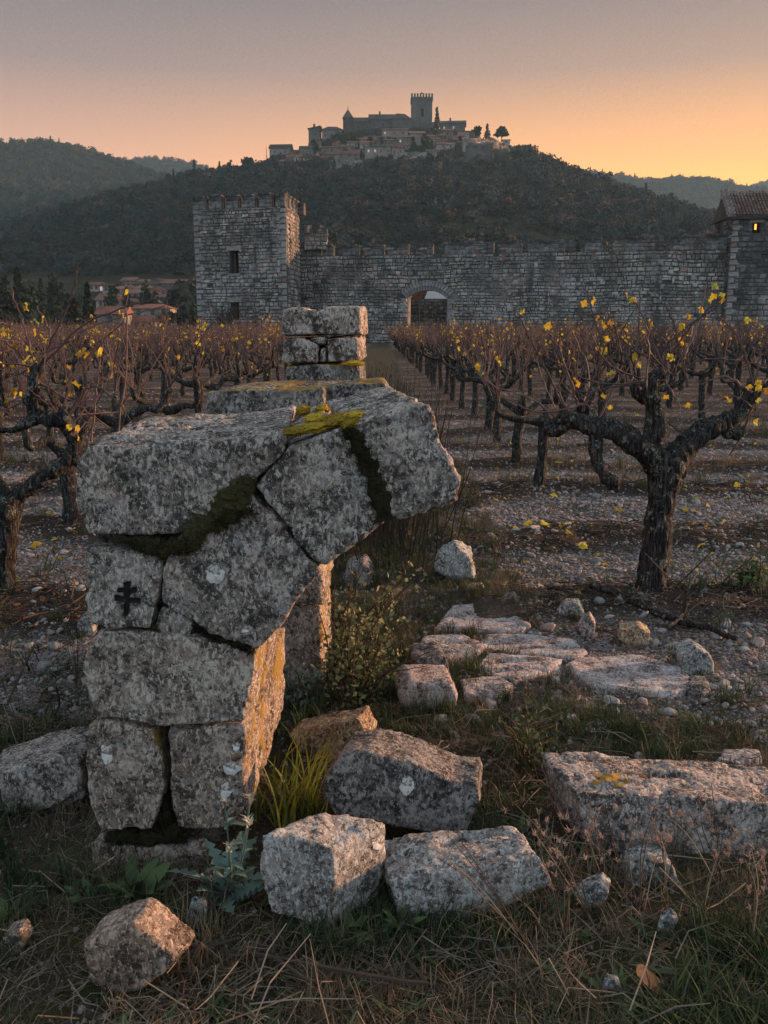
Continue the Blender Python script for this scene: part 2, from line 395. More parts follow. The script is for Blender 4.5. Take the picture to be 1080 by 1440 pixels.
gr = b.mix(b.ramp(b.noise(co, 1.7, 5, .6), [(.46, 0.0), (.60, .75)]), gr, (.075, .062, .018)); c = b.mix(cov.outputs[1], soil, gr); c = b.mix(cov.outputs[0], c, grav); c = b.mix(cov.outputs[2], c, lit)
b.put(p.inputs['Base Color'], c)
b.put(p.inputs['Normal'], b.bump(b.math('ADD', n2, b.math('MULTIPLY', vc.outputs[0], -.6)), .9, .03))

def hill_mat(name, a, c, d, sc):
    m, b, p = new_mat(name, 1.0, .05)
    co = b.n('ShaderNodeTexCoord').outputs['Object']
    x = b.ramp(b.noise(co, sc, 6, .65), [(.35, a), (.55, c), (.72, d)])
    x = b.mix(b.ramp(b.noise(co, sc * 9, 4, .7), [(.4, .6), (.62, 0.0)]), x, tuple(v * .45 for v in a))
    b.put(p.inputs['Base Color'], x); b.put(p.inputs['Normal'], b.bump(b.noise(co, sc * 6, 5, .7), 1.0, 2.0))
    return m
def building(name, c, sc=.35):
    m, b, p = new_mat(name, .95, .1); co = b.n('ShaderNodeTexCoord').outputs['Object']; oi = b.n('ShaderNodeObjectInfo').outputs['Random']
    x = b.math('ADD', b.math('MULTIPLY', b.noise(co, sc, 6, .7), .75), b.math('MULTIPLY', oi, .25))
    b.put(p.inputs['Base Color'], b.ramp(x, [(.30, tuple(v * .45 for v in c)), (.52, c), (.70, tuple(v * 1.35 for v in c))])); b.put(p.inputs['Normal'], b.bump(b.noise(co, 1.6, 4, .7), .8, .4)); return m
M['hill'] = hill_mat('hill', (.035, .032, .020), (.060, .045, .030), (.105, .075, .050), .03)
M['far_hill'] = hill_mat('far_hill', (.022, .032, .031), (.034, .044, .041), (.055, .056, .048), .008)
M['wood_a'] = plain('wood_a', (.046, .043, .041), 1, .45)
M['wood_b'] = plain('wood_b', (.022, .034, .036), 1, .45)
M['wood_c'] = plain('wood_c', (.11, .068, .048), 1, .4)
M['evergreen'] = plain('evergreen', (.022, .030, .018), 1, .45)
M['bare_crown'] = plain('bare_crown', (.055, .045, .037), 1, .35)

# fortress masonry: every stone its own tone
def masonry_mat(name, tones, crust=.6):
    m, b, p = new_mat(name, .95, .15)
    co = b.n('ShaderNodeTexCoord').outputs['Object']
    rn = b.n('ShaderNodeNewGeometry').outputs['Random Per Island']
    oi = b.n('ShaderNodeObjectInfo').outputs['Random']
    k = b.math('FRACT', b.math('ADD', rn, oi))
    c = b.ramp(k, [(i / (len(tones) - 1), t) for i, t in enumerate(tones)])
    c = b.mix(b.math('MULTIPLY', b.ramp(b.noise(co, .45, 6, .7), [(.44, 1.0), (.56, 0.0)]), crust), c, (.035, .035, .034))
    c = b.mix(b.ramp(b.noise(co, 4, 5, .75), [(.36, .75), (.5, 0.0)]), c, (.045, .042, .04))
    c = b.mix(b.ramp(b.noise(co, .25, 4, .6), [(.54, 0.0), (.66, .5)]), c, (.36, .35, .33))
    c = b.mix(b.ramp(b.noise(b.scalev(co, (1, 1, .14)), .9, 5, .7), [(.54, 0.0), (.66, .7)]), c, (.04, .04, .04))
    b.put(p.inputs['Base Color'], c); b.put(p.inputs['Normal'], b.bump(b.noise(co, 5, 5, .7), .7, .08))
    return m
_t = [(.19, .18, .172), (.27, .258, .245), (.225, .20, .185), (.33, .31, .29), (.16, .155, .15), (.25, .24, .23), (.27, .185, .155), (.22, .213, .205), (.36, .34, .32), (.19, .178, .168)]
M['masonry'] = masonry_mat('masonry', [(min(.6, t[0] * 1.5), min(.6, t[1] * 1.43), min(.6, t[2] * 1.36)) for t in _t], .6)
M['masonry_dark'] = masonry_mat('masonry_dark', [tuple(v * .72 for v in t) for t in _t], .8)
M['quoin'] = masonry_mat('quoin', [(.30, .285, .265), (.25, .24, .225), (.36, .33, .31), (.28, .20, .175)], .25)
M['red_stone'] = masonry_mat('red_stone', [(.24, .125, .10), (.21, .13, .11), (.26, .15, .12)], .4)
M['mortar'] = masonry_mat('mortar', [(.085, .079, .073), (.10, .093, .087)], .5)
M['void'] = plain('void', (.012, .011, .010), 1, .1)
M['shutter'] = plain('shutter', (.10, .045, .028), .8, .2)
M['roof_tile'] = plain('roof_tile', (.13, .072, .05), .85, .5)
M['house_wall'] = building('house_wall', (.205, .165, .14))
M['house_pale'] = building('house_pale', (.31, .27, .24))
M['house_pink'] = building('house_pink', (.36, .25, .22))
M['castle'] = building('castle', (.10, .088, .08))
M['roof'] = building('roof', (.19, .10, .075))
M['slate'] = building('slate', (.075, .062, .055))
M['red_roof'] = building('red_roof', (.25, .11, .075))
M['pane'] = plain('pane', (.02, .022, .026), .15, .2, .5)
M['metal'] = plain('metal', (.05, .045, .04), .5, .2)
M['canopy_cloth'] = plain('canopy_cloth', (.72, .74, .76), .8, .05)
def glow(name, c, s):
    m, b, p = new_mat(name); p.inputs['Base Color'].default_value = (.1, .05, .02, 1)
    p.inputs['Emission Color'].default_value = (*c, 1); p.inputs['Emission Strength'].default_value = s
    return m
M['sunset_glow'] = glow('sunset_glow', (1, .32, .05), 1.1)  # emission standing in for sunset light mirrored in glass
M['lit_pale'] = glow('lit_pale', (1, .86, .68), .16)
# ------------------------------------------------------------ ground
def grid_axis(segs):
    out = []
    for a, c, s in segs: out += list(np.arange(a, c, s))
    return np.array(out + [segs[-1][1]])
def band(x, y):
    """1 on the dark litter lines that cross the vineyard at the vines, 0 on the gravel between"""
    w = y + .16 * np.sin(x * 1.1 + y) + .13 * np.sin(x * 2.7)
    t = ((w - 5.02) / 1.72 + .5) % 1.0 - .5
    return np.clip((.26 - np.abs(t)) / .12, 0, 1)
def cover(x, y):
    x, y = np.asarray(x, float), np.asarray(y, float)
    P = np.stack([x, y, 0 * x], -1).reshape(-1, 3)
    n = (.55 * fbm(P * 1.3, 3, 5) + .35 * fbm(P * 5, 2, 6)).reshape(x.shape)
    edge = 3.30 + .10 * np.sin(x * 2) + .35 * n - .12 * np.clip(x - .8, 0, 2)      # grass in front, gravel behind
    right = np.clip((x - .50 + .35 * n + .12 * np.clip(y - 5, 0, 4) * (y < 12)) / .25, 0, 1)
    left = np.clip((-1.05 - x + .3 * n) / .25, 0, 1)
    field = np.maximum(right, left) * np.clip((y - edge) / .25, 0, 1)
    bd = band(x, y) * (y > 4.4)
    litter = field * np.clip(bd + .35 * (n > .45), 0, 1)
    gravel = field * (1 - litter) * np.clip(.95 + .6 * n, 0, 1)
    grass = (1 - field) * np.clip(.8 + n, 0, 1) + field * .12
    return gravel, np.clip(grass, 0, 1), np.clip(litter, 0, 1)
def gz(x, y):
    x, y = np.asarray(x, float), np.asarray(y, float)
    P = np.stack([x, y, 0 * x], -1).reshape(-1, 3)
    h = (.030 * fbm(P * .9, 3, 31) + .010 * fbm(P * 5.2, 3, 32)).reshape(x.shape)
    r = np.hypot(x, y)
    bd = band(x, y) * (y > 4.4) * .05 * ((x > .5) | (x < -1.2))
    return h * np.clip((45 - r) / 20, 0, 1) + bd * np.clip((45 - r) / 20, 0, 1)
def gz1(x, y): return float(gz(np.array([x]), np.array([y]))[0])

ax = np.concatenate([[-2400, -1500, -800, -400, -200, -100, -60, -40, -28], np.arange(-20, -5, 1.0), np.arange(-5, 5.5, .045), np.arange(5.5, 20, 1.0), [28, 40, 60, 100, 200, 400, 800, 1500, 2400]])
ay = np.concatenate([[-500, -200, -80, -30, -12, -5, -2], np.arange(-.5, 1.0, .3), np.arange(1.0, 9.5, .045), np.arange(9.5, 16, .12), np.arange(16, 40, .7), [46, 55, 66, 80, 100, 140, 200, 300, 500, 800, 1300, 1800, 2300]])
XX, YY = np.meshgrid(ax, ay)
near = (np.abs(XX) < 20) & (YY < 60) & (YY > -3)
ZZ = np.where(near, gz(XX, YY), 0)
V = np.stack([XX, YY, ZZ], -1).reshape(-1, 3)
nx, ny = len(ax), len(ay)
ii = (np.arange(ny - 1)[:, None] * nx + np.arange(nx - 1)[None]).ravel()
F = np.stack([ii, ii + 1, ii + nx + 1, ii + nx], 1)
gme = mesh('ground', V, F, M['ground'], True)
ca = gme.color_attributes.new('cover', 'FLOAT_COLOR', 'POINT')
cg, cgr, cl = cover(XX, YY)
ca.data.foreach_set('color', np.stack([cg, cgr, cl, np.ones_like(cg)], -1).astype(np.float32).ravel())
tag(ob('ground', gme), kind='structure')

# ------------------------------------------------------------ hills
def silhouette(pts, D):
    return [( W(x, y, D).x, W(x, y, D).z) for x, y in pts]
SIL = [(-500, 420), (-200, 345), (0, 328), (60, 310), (100, 298), (150, 283), (200, 268), (250, 254), (300, 244), (340, 240), (375, 234), (410, 219), (440, 203), (480, 187), (540, 182), (610, 182), (650, 189), (680, 199), (715, 206), (740, 214), (770, 230), (800, 244), (830, 255), (860, 270), (900, 284), (940, 297), (980, 311), (1015, 327), (1060, 347), (1200, 400), (1500, 456)]
HD = 520.0
sl = np.array(silhouette(SIL, HD))
def hill_z(x, y):
    x, y = np.asarray(x, float), np.asarray(y, float)
    H = np.interp(x, sl[:, 0], sl[:, 1], left=0, right=0)
    t = np.clip((y - 175) / (HD - 175), 0, 1)
    S = .55 * t ** 1.35 + .45 * (t * t * (3 - 2 * t))
    S = np.where(y > HD, np.clip(1 - ((y - HD) / 330) ** 2, 0, 1), S)
    P = np.stack([x, y, 0 * x], -1).reshape(-1, 3)
    n = (fbm(P * .012, 4, 41)).reshape(x.shape)
    return np.maximum(H, 0) * S + n * 4.5 * t * (1 - t) * 4 * (y < HD) - .4
hx = np.arange(-560, 520, 6.0); hy = np.concatenate([np.arange(168, 540, 6.0), np.arange(540, 880, 24.0)])
X2, Y2 = np.meshgrid(hx, hy); Z2 = hill_z(X2, Y2)
def sheet(name, X, Y, Z, m):
    ny, nx = X.shape
    ii = (np.arange(ny - 1)[:, None] * nx + np.arange(nx - 1)[None]).ravel()
    o = ob(name, mesh(name, np.stack([X, Y, Z], -1).reshape(-1, 3), np.stack([ii, ii + 1, ii + nx + 1, ii + nx], 1), m, True))
    return tag(o, kind='structure')
sheet('castle_hill', X2, Y2, Z2, M['hill'])
def hill_hit(px, py, d0=178, d1=545):
    d = ray(px, py); D = np.arange(d0, d1, 1.5)
    P = np.array([0, 0, EYE]) + np.outer(D / d.y, np.array(d))
    hz = hill_z(P[:, 0], P[:, 1]); k = np.nonzero(P[:, 2] <= hz)[0]
    if len(k): return Vector(P[k[0]])
    return W(px, py, HD)
def far_ridge(name, pts, D, w, seed, m):
    s = np.array(silhouette(pts, D)); x = np.arange(s[0, 0], s[-1, 0], D / 110.0)
    y = np.concatenate([np.linspace(D - w, D, 16), np.linspace(D + w * .2, D + w * .7, 5)])
    Xr, Yr = np.meshgrid(x, y); H = np.interp(Xr, s[:, 0], s[:, 1]); t = np.clip((Yr - (D - w)) / w, 0, 1)
    S = np.where(Yr > D, 1 - ((Yr - D) / (w * .7)) ** 2, t ** 1.25)
    P = np.stack([Xr, Yr, 0 * Xr], -1).reshape(-1, 3)
    n = fbm(P * (6.0 / D), 4, seed).reshape(Xr.shape)
    Zr = np.maximum(H * S + n * H.max() * .10 * t * (1 - t) * 4 * (Yr <= D), -.5)
    sheet(name, Xr, Yr, Zr, m); return Xr, Yr, Zr
r1 = far_ridge('left_mountain', [(-900, 330), (-500, 260), (-250, 215), (-60, 204), (0, 203), (48, 199), (95, 206), (140, 219), (200, 237), (260, 262), (340, 300), (450, 350), (560, 455)], 900, 420, 51, M['far_hill'])
r2 = far_ridge('back_ridge', [(-100, 290), (60, 250), (150, 229), (195, 225), (240, 225), (275, 232), (310, 243), (380, 270), (480, 310), (600, 455)], 1350, 350, 52, M['far_hill'])
r3 = far_ridge('right_ridge', [(640, 455), (700, 300), (760, 252), (820, 243), (862, 249), (905, 256), (950, 252), (985, 252), (1020, 259), (1045, 265), (1085, 270), (1150, 262), (1300, 285), (1600, 420)], 1400, 450, 53, M['far_hill'])
r4 = far_ridge('far_right_ridge', [(880, 455), (960, 310), (1020, 275), (1048, 264), (1075, 259), (1120, 252), (1250, 240), (1450, 270), (1800, 430)], 1900, 350, 54, M['far_hill'])

# ------------------------------------------------------------ woods: leaf-clump crowns, instanced over the slopes
def clump(n, rx, ry, rz, size, seed, shape='oval', trunk=0.0, fill=.45):
    g = np.random.default_rng(seed); V, F = [], []
    lob = g.normal(0, .45, (7, 3)) * [rx, ry, rz * .7]
    for i in range(n):
        d = g.normal(0, 1, 3); d /= np.linalg.norm(d); r = fill + (1 - fill) * g.random() ** .5
        if shape == 'oval':
            p = lob[g.integers(7)] + d * r * np.array([rx, ry, rz]) * .62; p[2] += rz + trunk
        elif shape == 'spire':
            h = g.random() ** 1.2; w = (1 - h) ** .75 * (.25 + .75 * min(1, h * 9 + .35)); p = np.array([d[0] * rx * w * r, d[1] * ry * w * r, trunk + h * 2 * rz])
        elif shape == 'cone':
            h = g.random() ** 1.3; w = (1 - h) * (.75 + .25 * math.sin(h * 40)); p = np.array([d[0] * rx * w, d[1] * ry * w, trunk + h * 2 * rz])
        else:  # umbrella tiers
            k = g.integers(4); w = [1, .9, .65, .35][k]; p = np.array([d[0] * rx * w * r, d[1] * ry * w * r, trunk + rz * .5 * k + g.normal(0, .05) * rz])
        a, c = g.normal(0, 1, 3), g.normal(0, 1, 3); a /= np.linalg.norm(a); c = np.cross(a, c); c /= np.linalg.norm(c)
        s = size * g.uniform(.6, 1.35); k0 = len(V)
        V += [p - a * s, p + c * s * .7, p + a * s, p - c * s * .7]; F.append((k0, k0 + 1, k0 + 2, k0 + 3))
    return np.array(V), F
wood = []
for i in range(5):
    V, F = clump(150, 3.2, 3.2, 3.2, .75, 100 + i)
    Vt, Ft = tube([(0, 0, -1), (0, 0, 3)], [.3, .15], 5)
    V, F = join([(V, F), (Vt, Ft)])
    wood.append(proto('wood_tree', V, F, M[['wood_a', 'wood_b', 'wood_a', 'wood_c', 'wood_a'][i]]))
V, F = clump(110, 1.8, 1.8, 5, .8, 140, 'cone'); wood.append(proto('wood_tree', V, F, M['evergreen']))
def slope_woods(name, n, xr, yr, zf, ok, smin, smax, seed, weights):
    g = np.random.default_rng(seed)
    x, y = g.uniform(*xr, n), g.uniform(*yr, n); z = zf(x, y); k = ok(x, y, z, g); x, y, z = x[k], y[k], z[k]; n = len(x)
    s = g.uniform(smin, smax, n) * (1 + (1.0 if seed == 71 else .4) * g.random(n) ** 4)
    o = scatter(name, wood, np.stack([x, y, z - .3], 1), np.stack([0 * x, 0 * x, g.uniform(0, 6.28, n)], 1), np.stack([s, s, s * g.uniform(.7, 1.1, n)], 1), g.choice(6, n, p=weights))
    return o
def hill_ok(x, y, z, g):
    P = np.stack([x, y, 0 * x], 1)
    dens = fbm(P * .02, 3, 61)
    px = 540 + x / (y * CP - (z - EYE) * SP) * FPX
    py = 720 - FPX * ((z - EYE) * CP + y * SP) / (y * CP - (z - EYE) * SP)
    village = (px > 365) & (px < 725) & (py < 226)
    village |= (px > 400) & (px < 725) & (py < 236 - .05 * np.abs(px - 540))
    return (z > 1) & (dens > -.72 + .4 * g.random(len(x)) - .2) & ~village & (px > -60) & (px < 1140) & ~((px < 290) & (py > 388))
slope_woods('hill_woodland', 26000, (-330, 330), (205, 560), hill_z, hill_ok, .30, .56, 71, [.32, .22, .2, .09, .14, .03])
def interp_sheet(r):
    Xr, Yr, Zr = r
    def f(x, y):
        fx = np.clip((x - Xr[0, 0]) / (Xr[0, 1] - Xr[0, 0]), 0, Xr.shape[1] - 1.001); i = fx.astype(int); u = fx - i
        yy = Yr[:, 0]; j = np.clip(np.searchsorted(yy, y) - 1, 0, len(yy) - 2); v = np.clip((y - yy[j]) / (yy[j + 1] - yy[j]), 0, 1)
        return (Zr[j, i] * (1 - u) + Zr[j, i + 1] * u) * (1 - v) + (Zr[j + 1, i] * (1 - u) + Zr[j + 1, i + 1] * u) * v
    return f
slope_woods('mountain_woodland', 9000, (-620, 0), (560, 925), interp_sheet(r1), lambda x, y, z, g: z > 8, .55, 1.0, 72, [.24, .36, .18, .04, .16, .02])
slope_woods('back_woodland', 4200, (-580, 0), (1100, 1380), interp_sheet(r2), lambda x, y, z, g: z > 40, .7, 1.2, 73, [.28, .34, .18, .04, .15, .01])
slope_woods('ridge_woodland', 9000, (100, 740), (1150, 1430), interp_sheet(r3), lambda x, y, z, g: z > 40, .7, 1.25, 74, [.30, .30, .2, .04, .15, .01])
slope_woods('far_woodland', 4500, (490, 1050), (1700, 1935), interp_sheet(r4), lambda x, y, z, g: z > 40, .85, 1.45, 75, [.30, .30, .2, .04, .15, .01])

# single trees: trunk + crown
def single_tree(px, py_base, py_top, half_px, shape, label, m='evergreen', D=None, n=260, name='tree', cat='tree', seed=0, group=None, base=None):
    D = None if D and D > 178 else D
    py_base = min(py_base, 447) if D is None else py_base
    p = base if base is not None else (hill_hit(px, py_base) if D is None else Vector((W(px, py_base, D).x, D, 0)))
    D = p.y; k = pxm(px, py_base, D)
    h = W(px, py_top, D).z - p.z; r = half_px * k
    root = empty(name, p, label, cat, group)
    t = h * {'spire': .04, 'cone': .08, 'umbrella': .45, 'oval': .12}[shape]
    V, F = clump(n, r * (1.05 if shape != 'oval' else .8), r * (1.05 if shape != 'oval' else .8), (h - t) * .5 / (1.08 if shape == 'oval' else 1), max(r * .30, .12) if shape != 'spire' else r * .34, seed + int(px), shape, t)
    if shape == 'umbrella': V[:, 2] = t + (V[:, 2] - t) * ((h - t) / max((V[:, 2] - t).max(), .1))
    part('crown', V + np.array(p), F, M[m], root)
    Vt, Ft = tube([(p.x, p.y, p.z - 1.0), (p.x + .1, p.y, p.z + t), (p.x, p.y, p.z + h * .75)], [h * .03, h * .024, h * .008], 6)
    part('trunk', Vt, Ft, M['far_bark'], root)
    return root

# ------------------------------------------------------------ fortress
class Frame:
    """u along a wall, n out of it (towards the viewer), z up"""
    def __init__(s, a, b):
        s.a = Vector((a.x, a.y, 0)); d = Vector((b.x - a.x, b.y - a.y, 0)); s.L = d.length; s.u = d.normalized(); s.n = Vector((s.u.y, -s.u.x, 0))
    def P(s, u, n, z): return s.a + s.u * u + s.n * n + Vector((0, 0, z))
    def to(s, Q):
        Q = np.asarray(Q, float).reshape(-1, 3)
        return np.array(s.a) + Q[:, :1] * np.array(s.u) + Q[:, 1:2] * np.array(s.n) + Q[:, 2:] * np.array([0, 0, 1])
def stone_face(u0, u1, z0, z1, n0, pr, g, j=.035):
    """one dressed stone, 5 visible faces, chamfered and uneven; (u,n,z)"""
    c = min(u1 - u0, z1 - z0) * .2
    o = [(u0, z0), (u1, z0), (u1, z1), (u0, z1)]; i = [(u0 + c, z0 + c), (u1 - c, z0 + c), (u1 - c, z1 - c), (u0 + c, z1 - c)]
    jj = g.uniform(-j, j, (8, 2)); nn = pr * g.uniform(.55, 1.3, 4)
    V = [(a + jj[k, 0], n0 - .02, b2 + jj[k, 1]) for k, (a, b2) in enumerate(o)] + [(a + jj[k + 4, 0], n0 + nn[k], b2 + jj[k + 4, 1]) for k, (a, b2) in enumerate(i)]
    F = [(4, 5, 6, 7)] + [(k, (k + 1) % 4, (k + 1) % 4 + 4, k + 4) for k in range(4)]
    return np.array(V), F
def courses(U0, U1, Z0, Z1, ch, sw, n0, g, keep, pr=.09, gap=.038, holes=()):
    out = []; z = Z0
    while z < Z1 - .1:
        h = min(g.uniform(*ch), Z1 - z); u = U0 - g.uniform(0, sw[1]) * .5
        while u < U1 - .05:
            w = g.uniform(*sw) * (1.35 if g.random() < .12 else 1); a, c = max(u, U0), min(u + w, U1)
            segs = [(a, c)] if keep(a, c, z, z + h) else []
            for h_ in holes:
                hz0, hz1 = h_[2], h_[3]
                if z < hz1 - .02 and z + h > hz0 + .02:
                    lo, hi = (h_[0], h_[1]) if len(h_) == 4 else h_[4](z + h / 2)
                    segs = [q for s_ in segs for q in ((s_[0], min(s_[1], lo)), (max(s_[0], hi), s_[1])) if q[1] - q[0] > .01]
            for a, c in segs:
                if c - a < .14: continue
                hh = h
                if g.random() < .10 and h > .32:
                    out.append(stone_face(a + gap / 2, c - gap / 2, z + gap / 2, z + h * .5 - gap / 3, n0, pr * .8, g)); out.append(stone_face(a + gap / 2, c - gap / 2, z + h * .5 + gap / 3, z + h - gap / 2, n0, pr, g))
                elif h < .42 and g.random() < .10 and z + h * 1.75 < Z1 and not any(a < q_[1] and c > q_[0] for q_ in holes): out.append(stone_face(a + gap / 2, c - gap / 2, z + gap / 2, z + h * g.uniform(1.4, 1.8), n0, pr * 1.5, g))
                elif g.random() < .025: pass
                else: out.append(stone_face(a + gap / 2, c - gap / 2, z + gap / 2, z + hh - gap / 2 - (g.uniform(0, .06) if g.random() < .3 else 0), n0, pr * g.uniform(.5, 1.2), g))
            u += w
        z += h
    return join(out)
def cut(o, cutters):
    for (V, F) in cutters:
        me = bpy.data.meshes.new('c'); me.from_pydata([tuple(v) for v in V], [], F)
        bm = bmesh.new(); bm.from_mesh(me); bmesh.ops.recalc_face_normals(bm, faces=bm.faces[:]); bm.to_mesh(me); bm.free()
        c = bpy.data.objects.new('c', me); col.objects.link(c); md = o.modifiers.new('b', 'BOOLEAN'); md.operation = 'DIFFERENCE'; md.object = c; md.solver = 'EXACT'
        bpy.context.view_layer.update()
        e = o.evaluated_get(bpy.context.evaluated_depsgraph_get()); me2 = bpy.data.meshes.new_from_object(e); o.modifiers.clear(); old = o.data; o.data = me2
        me2.name = old.name; bpy.data.meshes.remove(old); bpy.data.objects.remove(c); bpy.data.meshes.remove(me)
def fbox(f, u0, u1, n0, n1, z0, z1):
    V, F = box(u0, u1, n0, n1, z0, z1); return f.to(V), F
g = np.random.default_rng(5)

# --- square tower
TC = W(405, 458, 80); TL = W(278, 458, 82.8); fT = Frame(TL, TC)
TH = W(405, 290, 80).z                                   # wall walk; merlons rise above
back = TC + Vector((TC.x * .0 + .55, 6.2, 0)); fS = Frame(TC, back)       # right-hand face
tower = empty('square_tower', (fT.P(fT.L / 2, -3, 0)), 'tall square stone tower with toothed top at the left end of the wall', 'tower')
LS = fS.L
wins = [(3.52, 4.34, W(330, 385, 82).z, W(330, 353, 82).z), (3.46, 4.22, W(332, 450, 82).z, W(332, 425, 82).z)]
cor = [fT.P(0, 0, 0), fT.P(fT.L, 0, 0), fS.P(LS, 0, 0), fT.P(0, -LS, 0)]
V = np.array([(c.x, c.y, zz) for zz in (-.3, TH) for c in cor]); F = [(3, 2, 1, 0), (4, 5, 6, 7)] + [(i, (i + 1) % 4, (i + 1) % 4 + 4, i + 4) for i in range(4)]
body = part('wall', V, F, M['mortar'], tower)
loc = np.array(body.matrix_basis.translation) + np.array(tower.location)
ws = (1.25, 1.75, W(422, 298 + 55, 83).z - .9, W(422, 298 + 55, 83).z + 2.2)
cut(body, [fbox(fT, a, c, -.9, .5, z0, z1) for a, c, z0, z1 in wins] + [fbox(fS, ws[0], ws[1], -.8, .5, ws[2], ws[3])])
ALL = lambda *k: True
qw = .5
V, F = courses(qw, fT.L - qw, 0, TH, (.18, .42), (.22, .72), 0, g, ALL, holes=wins); tag(part('stone', fT.to(V), F, M['masonry'], tower), kind='stuff')
V, F = courses(.3, LS, 0, TH, (.28, .44), (.4, .85), 0, g, ALL, holes=[ws]); tag(part('stone', fS.to(V), F, M['masonry'], tower), kind='stuff')
def quoins(f, u, side, H, root, m='quoin'):
    z = 0; k = 0
    while z < H - .3:
        h = g.uniform(.42, .58); w = (.86 if k % 2 else .52)
        a, c = (u, u + w) if side > 0 else (u - w, u)
        V, F = stone_face(a, c, z + .02, min(z + h, H) - .02, 0, .07, g, .012); part('quoin', f.to(V), F, M[m] if g.random() > .12 else M['red_stone'], root); z += h; k += 1
quoins(fT, 0, 1, TH, tower); quoins(fT, fT.L, -1, TH, tower)
for a, c, z0, z1 in wins:
    w = part('window', *fbox(fT, a + .04, c - .04, -.72, -.62, z0 + .03, z1 - .03), M['void'], tower); part('shutter', *fbox(fT, a + .1, a + .3, -.55, -.5, z0 + .1, z1 - .1), M['shutter'], w)
    part('lintel', *fbox(fT, a - .3, c + .3, -.05, .09, z1, z1 + .42), M['quoin'], tower)
    part('sill', *fbox(fT, a - .15, c + .15, -.05, .11, z0 - .2, z0), M['quoin'], tower)
part('window', *fbox(fS, ws[0] + .03, ws[1] - .03, -.6, -.5, ws[2] + .03, ws[3] - .03), M['void'], tower)
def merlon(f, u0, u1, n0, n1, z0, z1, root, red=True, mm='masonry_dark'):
    """a battlement block: core plus its facing stones"""
    V, F = box(u0 + .03, u1 - .03, n0, n1 - .04, z0 - .05, z1 - .05)
    a = [(V, F), courses(u0, u1, z0, z1, (.28, .42), (.35, .8), n1 - .03, g, lambda *k: True, .06)]
    # cap stones, a little uneven
    u = u0 - .03
    while u < u1:
        w = min(g.uniform(.5, .95), u1 + .03 - u); a.append(box(u, u + w - .03, n0 - .04, n1 + .05, z1 - .06, z1 + g.uniform(.02, .13))); u += w
        if u1 - u < .2: break
    V, F = join(a); part('merlon', f.to(V), F, M[mm], root)
MH = W(405, 270, 80).z - TH
nm = 6; step = fT.L / (nm - .42)
for i in range(nm):
    a = i * step; c = min(a + step * .80, fT.L); hj = MH * (1 - .10 * g.random())
    merlon(fT, a, c, -.55, .03, TH, TH + hj, tower)
    if i < nm - 1:
        part('brick_edge', *fbox(fT, c + .01, c + .12, -.5, -.10, TH - .1, TH + hj * .86), M['red_stone'], tower)
    if i in (0, 5): pass
ls = LS / 3.6
for i in range(4):
    a = i * ls + .12; merlon(fS, a, min(a + ls * .62, LS), -.55, .03, TH, TH + MH * (.98 - .06 * g.random()), tower)
for i in range(4): merlon(Frame(fT.P(0, -LS + .6, 0), fT.P(fT.L, -LS + .6, 0)), i * 2.3 + .1, i * 2.3 + 1.4, -.5, 0, TH, TH + MH * .8, tower)

# --- curtain wall with the gate arch
WA, WB = W(424, 458, 87.5), W(1024, 458, 79.5); fW = Frame(WA, WB)
wall = empty('curtain_wall', fW.P(fW.L / 2, -1, 0), 'long crenellated wall of grey rubble stone with an arched gateway', 'wall')
def u_at(px, f=fW):
    d = ray(px, 455); d2 = Vector((d.x, d.y)); a = Vector((f.a.x, f.a.y)); u = Vector((f.u.x, f.u.y))
    # solve s*d2 = a + t*u
    det = d2.x * -u.y + u.x * d2.y; s = (a.x * -u.y + u.x * a.y) / det; return (d2.x * a.y - d2.y * a.x) / det * -1 if False else ((s * d2 - a).dot(u))
def z_at(px, py, f=fW):
    p = f.P(u_at(px, f), 0, 0); return W(px, py, p.y).z
WHT = z_at(800, 354)
hole = [(u_at(573), u_at(628), 0, z_at(600, 419))]
gu0, gu1 = hole[0][0], hole[0][1]; gc, gr_ = (gu0 + gu1) / 2, (gu1 - gu0) / 2; gsp = z_at(600, 420); rise = z_at(600, 408.5) - gsp
arcp = [(gc - gr_ * math.cos(t), gsp + rise * math.sin(t)) for t in np.linspace(0, math.pi, 17)]
outl = [(0, -.3), (gu0, -.3)] + arcp + [(gu1, -.3), (fW.L, -.3), (fW.L, WHT), (0, WHT)]
A = fW.to([(u, 0, z) for u, z in outl]); V, F = prism(A, -1.6 * np.array(fW.n)); part('wall_core', V, F, M['mortar'], wall)
Rr = (gr_ ** 2 + rise ** 2) / (2 * rise); cz = gsp + rise - Rr; ring = .95
def wkeep(a, c, z0, z1):
    m, zz = (a + c) / 2, (z0 + z1) / 2
    if z0 < gsp and a < gu1 + .45 and c > gu0 - .45: return False
    for uu in (a, m, c):
        for q in (z0, zz, z1):
            if q > gsp - .1 and math.hypot(uu - gc, q - cz) < Rr + ring: return False
    return True
cuts = np.linspace(0, fW.L, 5)
V, F = courses(0, fW.L, 0, WHT - .05, (.18, .44), (.22, .68), 0, g, ALL, holes=[(gu0, gu1, 0, gsp, ), (0, 0, gsp, cz + Rr + ring, lambda zz: (gc - math.sqrt(max(0, (Rr + ring) ** 2 - (zz - cz) ** 2)), gc + math.sqrt(max(0, (Rr + ring) ** 2 - (zz - cz) ** 2))))]); V = np.asarray(V); V[:, 2] += .10 * vnoise(np.stack([V[:, 0] * .45, V[:, 2] * .3, 0 * V[:, 0]], 1), 3) * np.clip((WHT - V[:, 2]), 0, 1) * (V[:, 2] > .5); tag(part('stone', fW.to(V), F, M['masonry'], wall), kind='stuff')
tmax = math.acos(max(-1, min(1, (gsp - cz) / (Rr))))
nv = 17
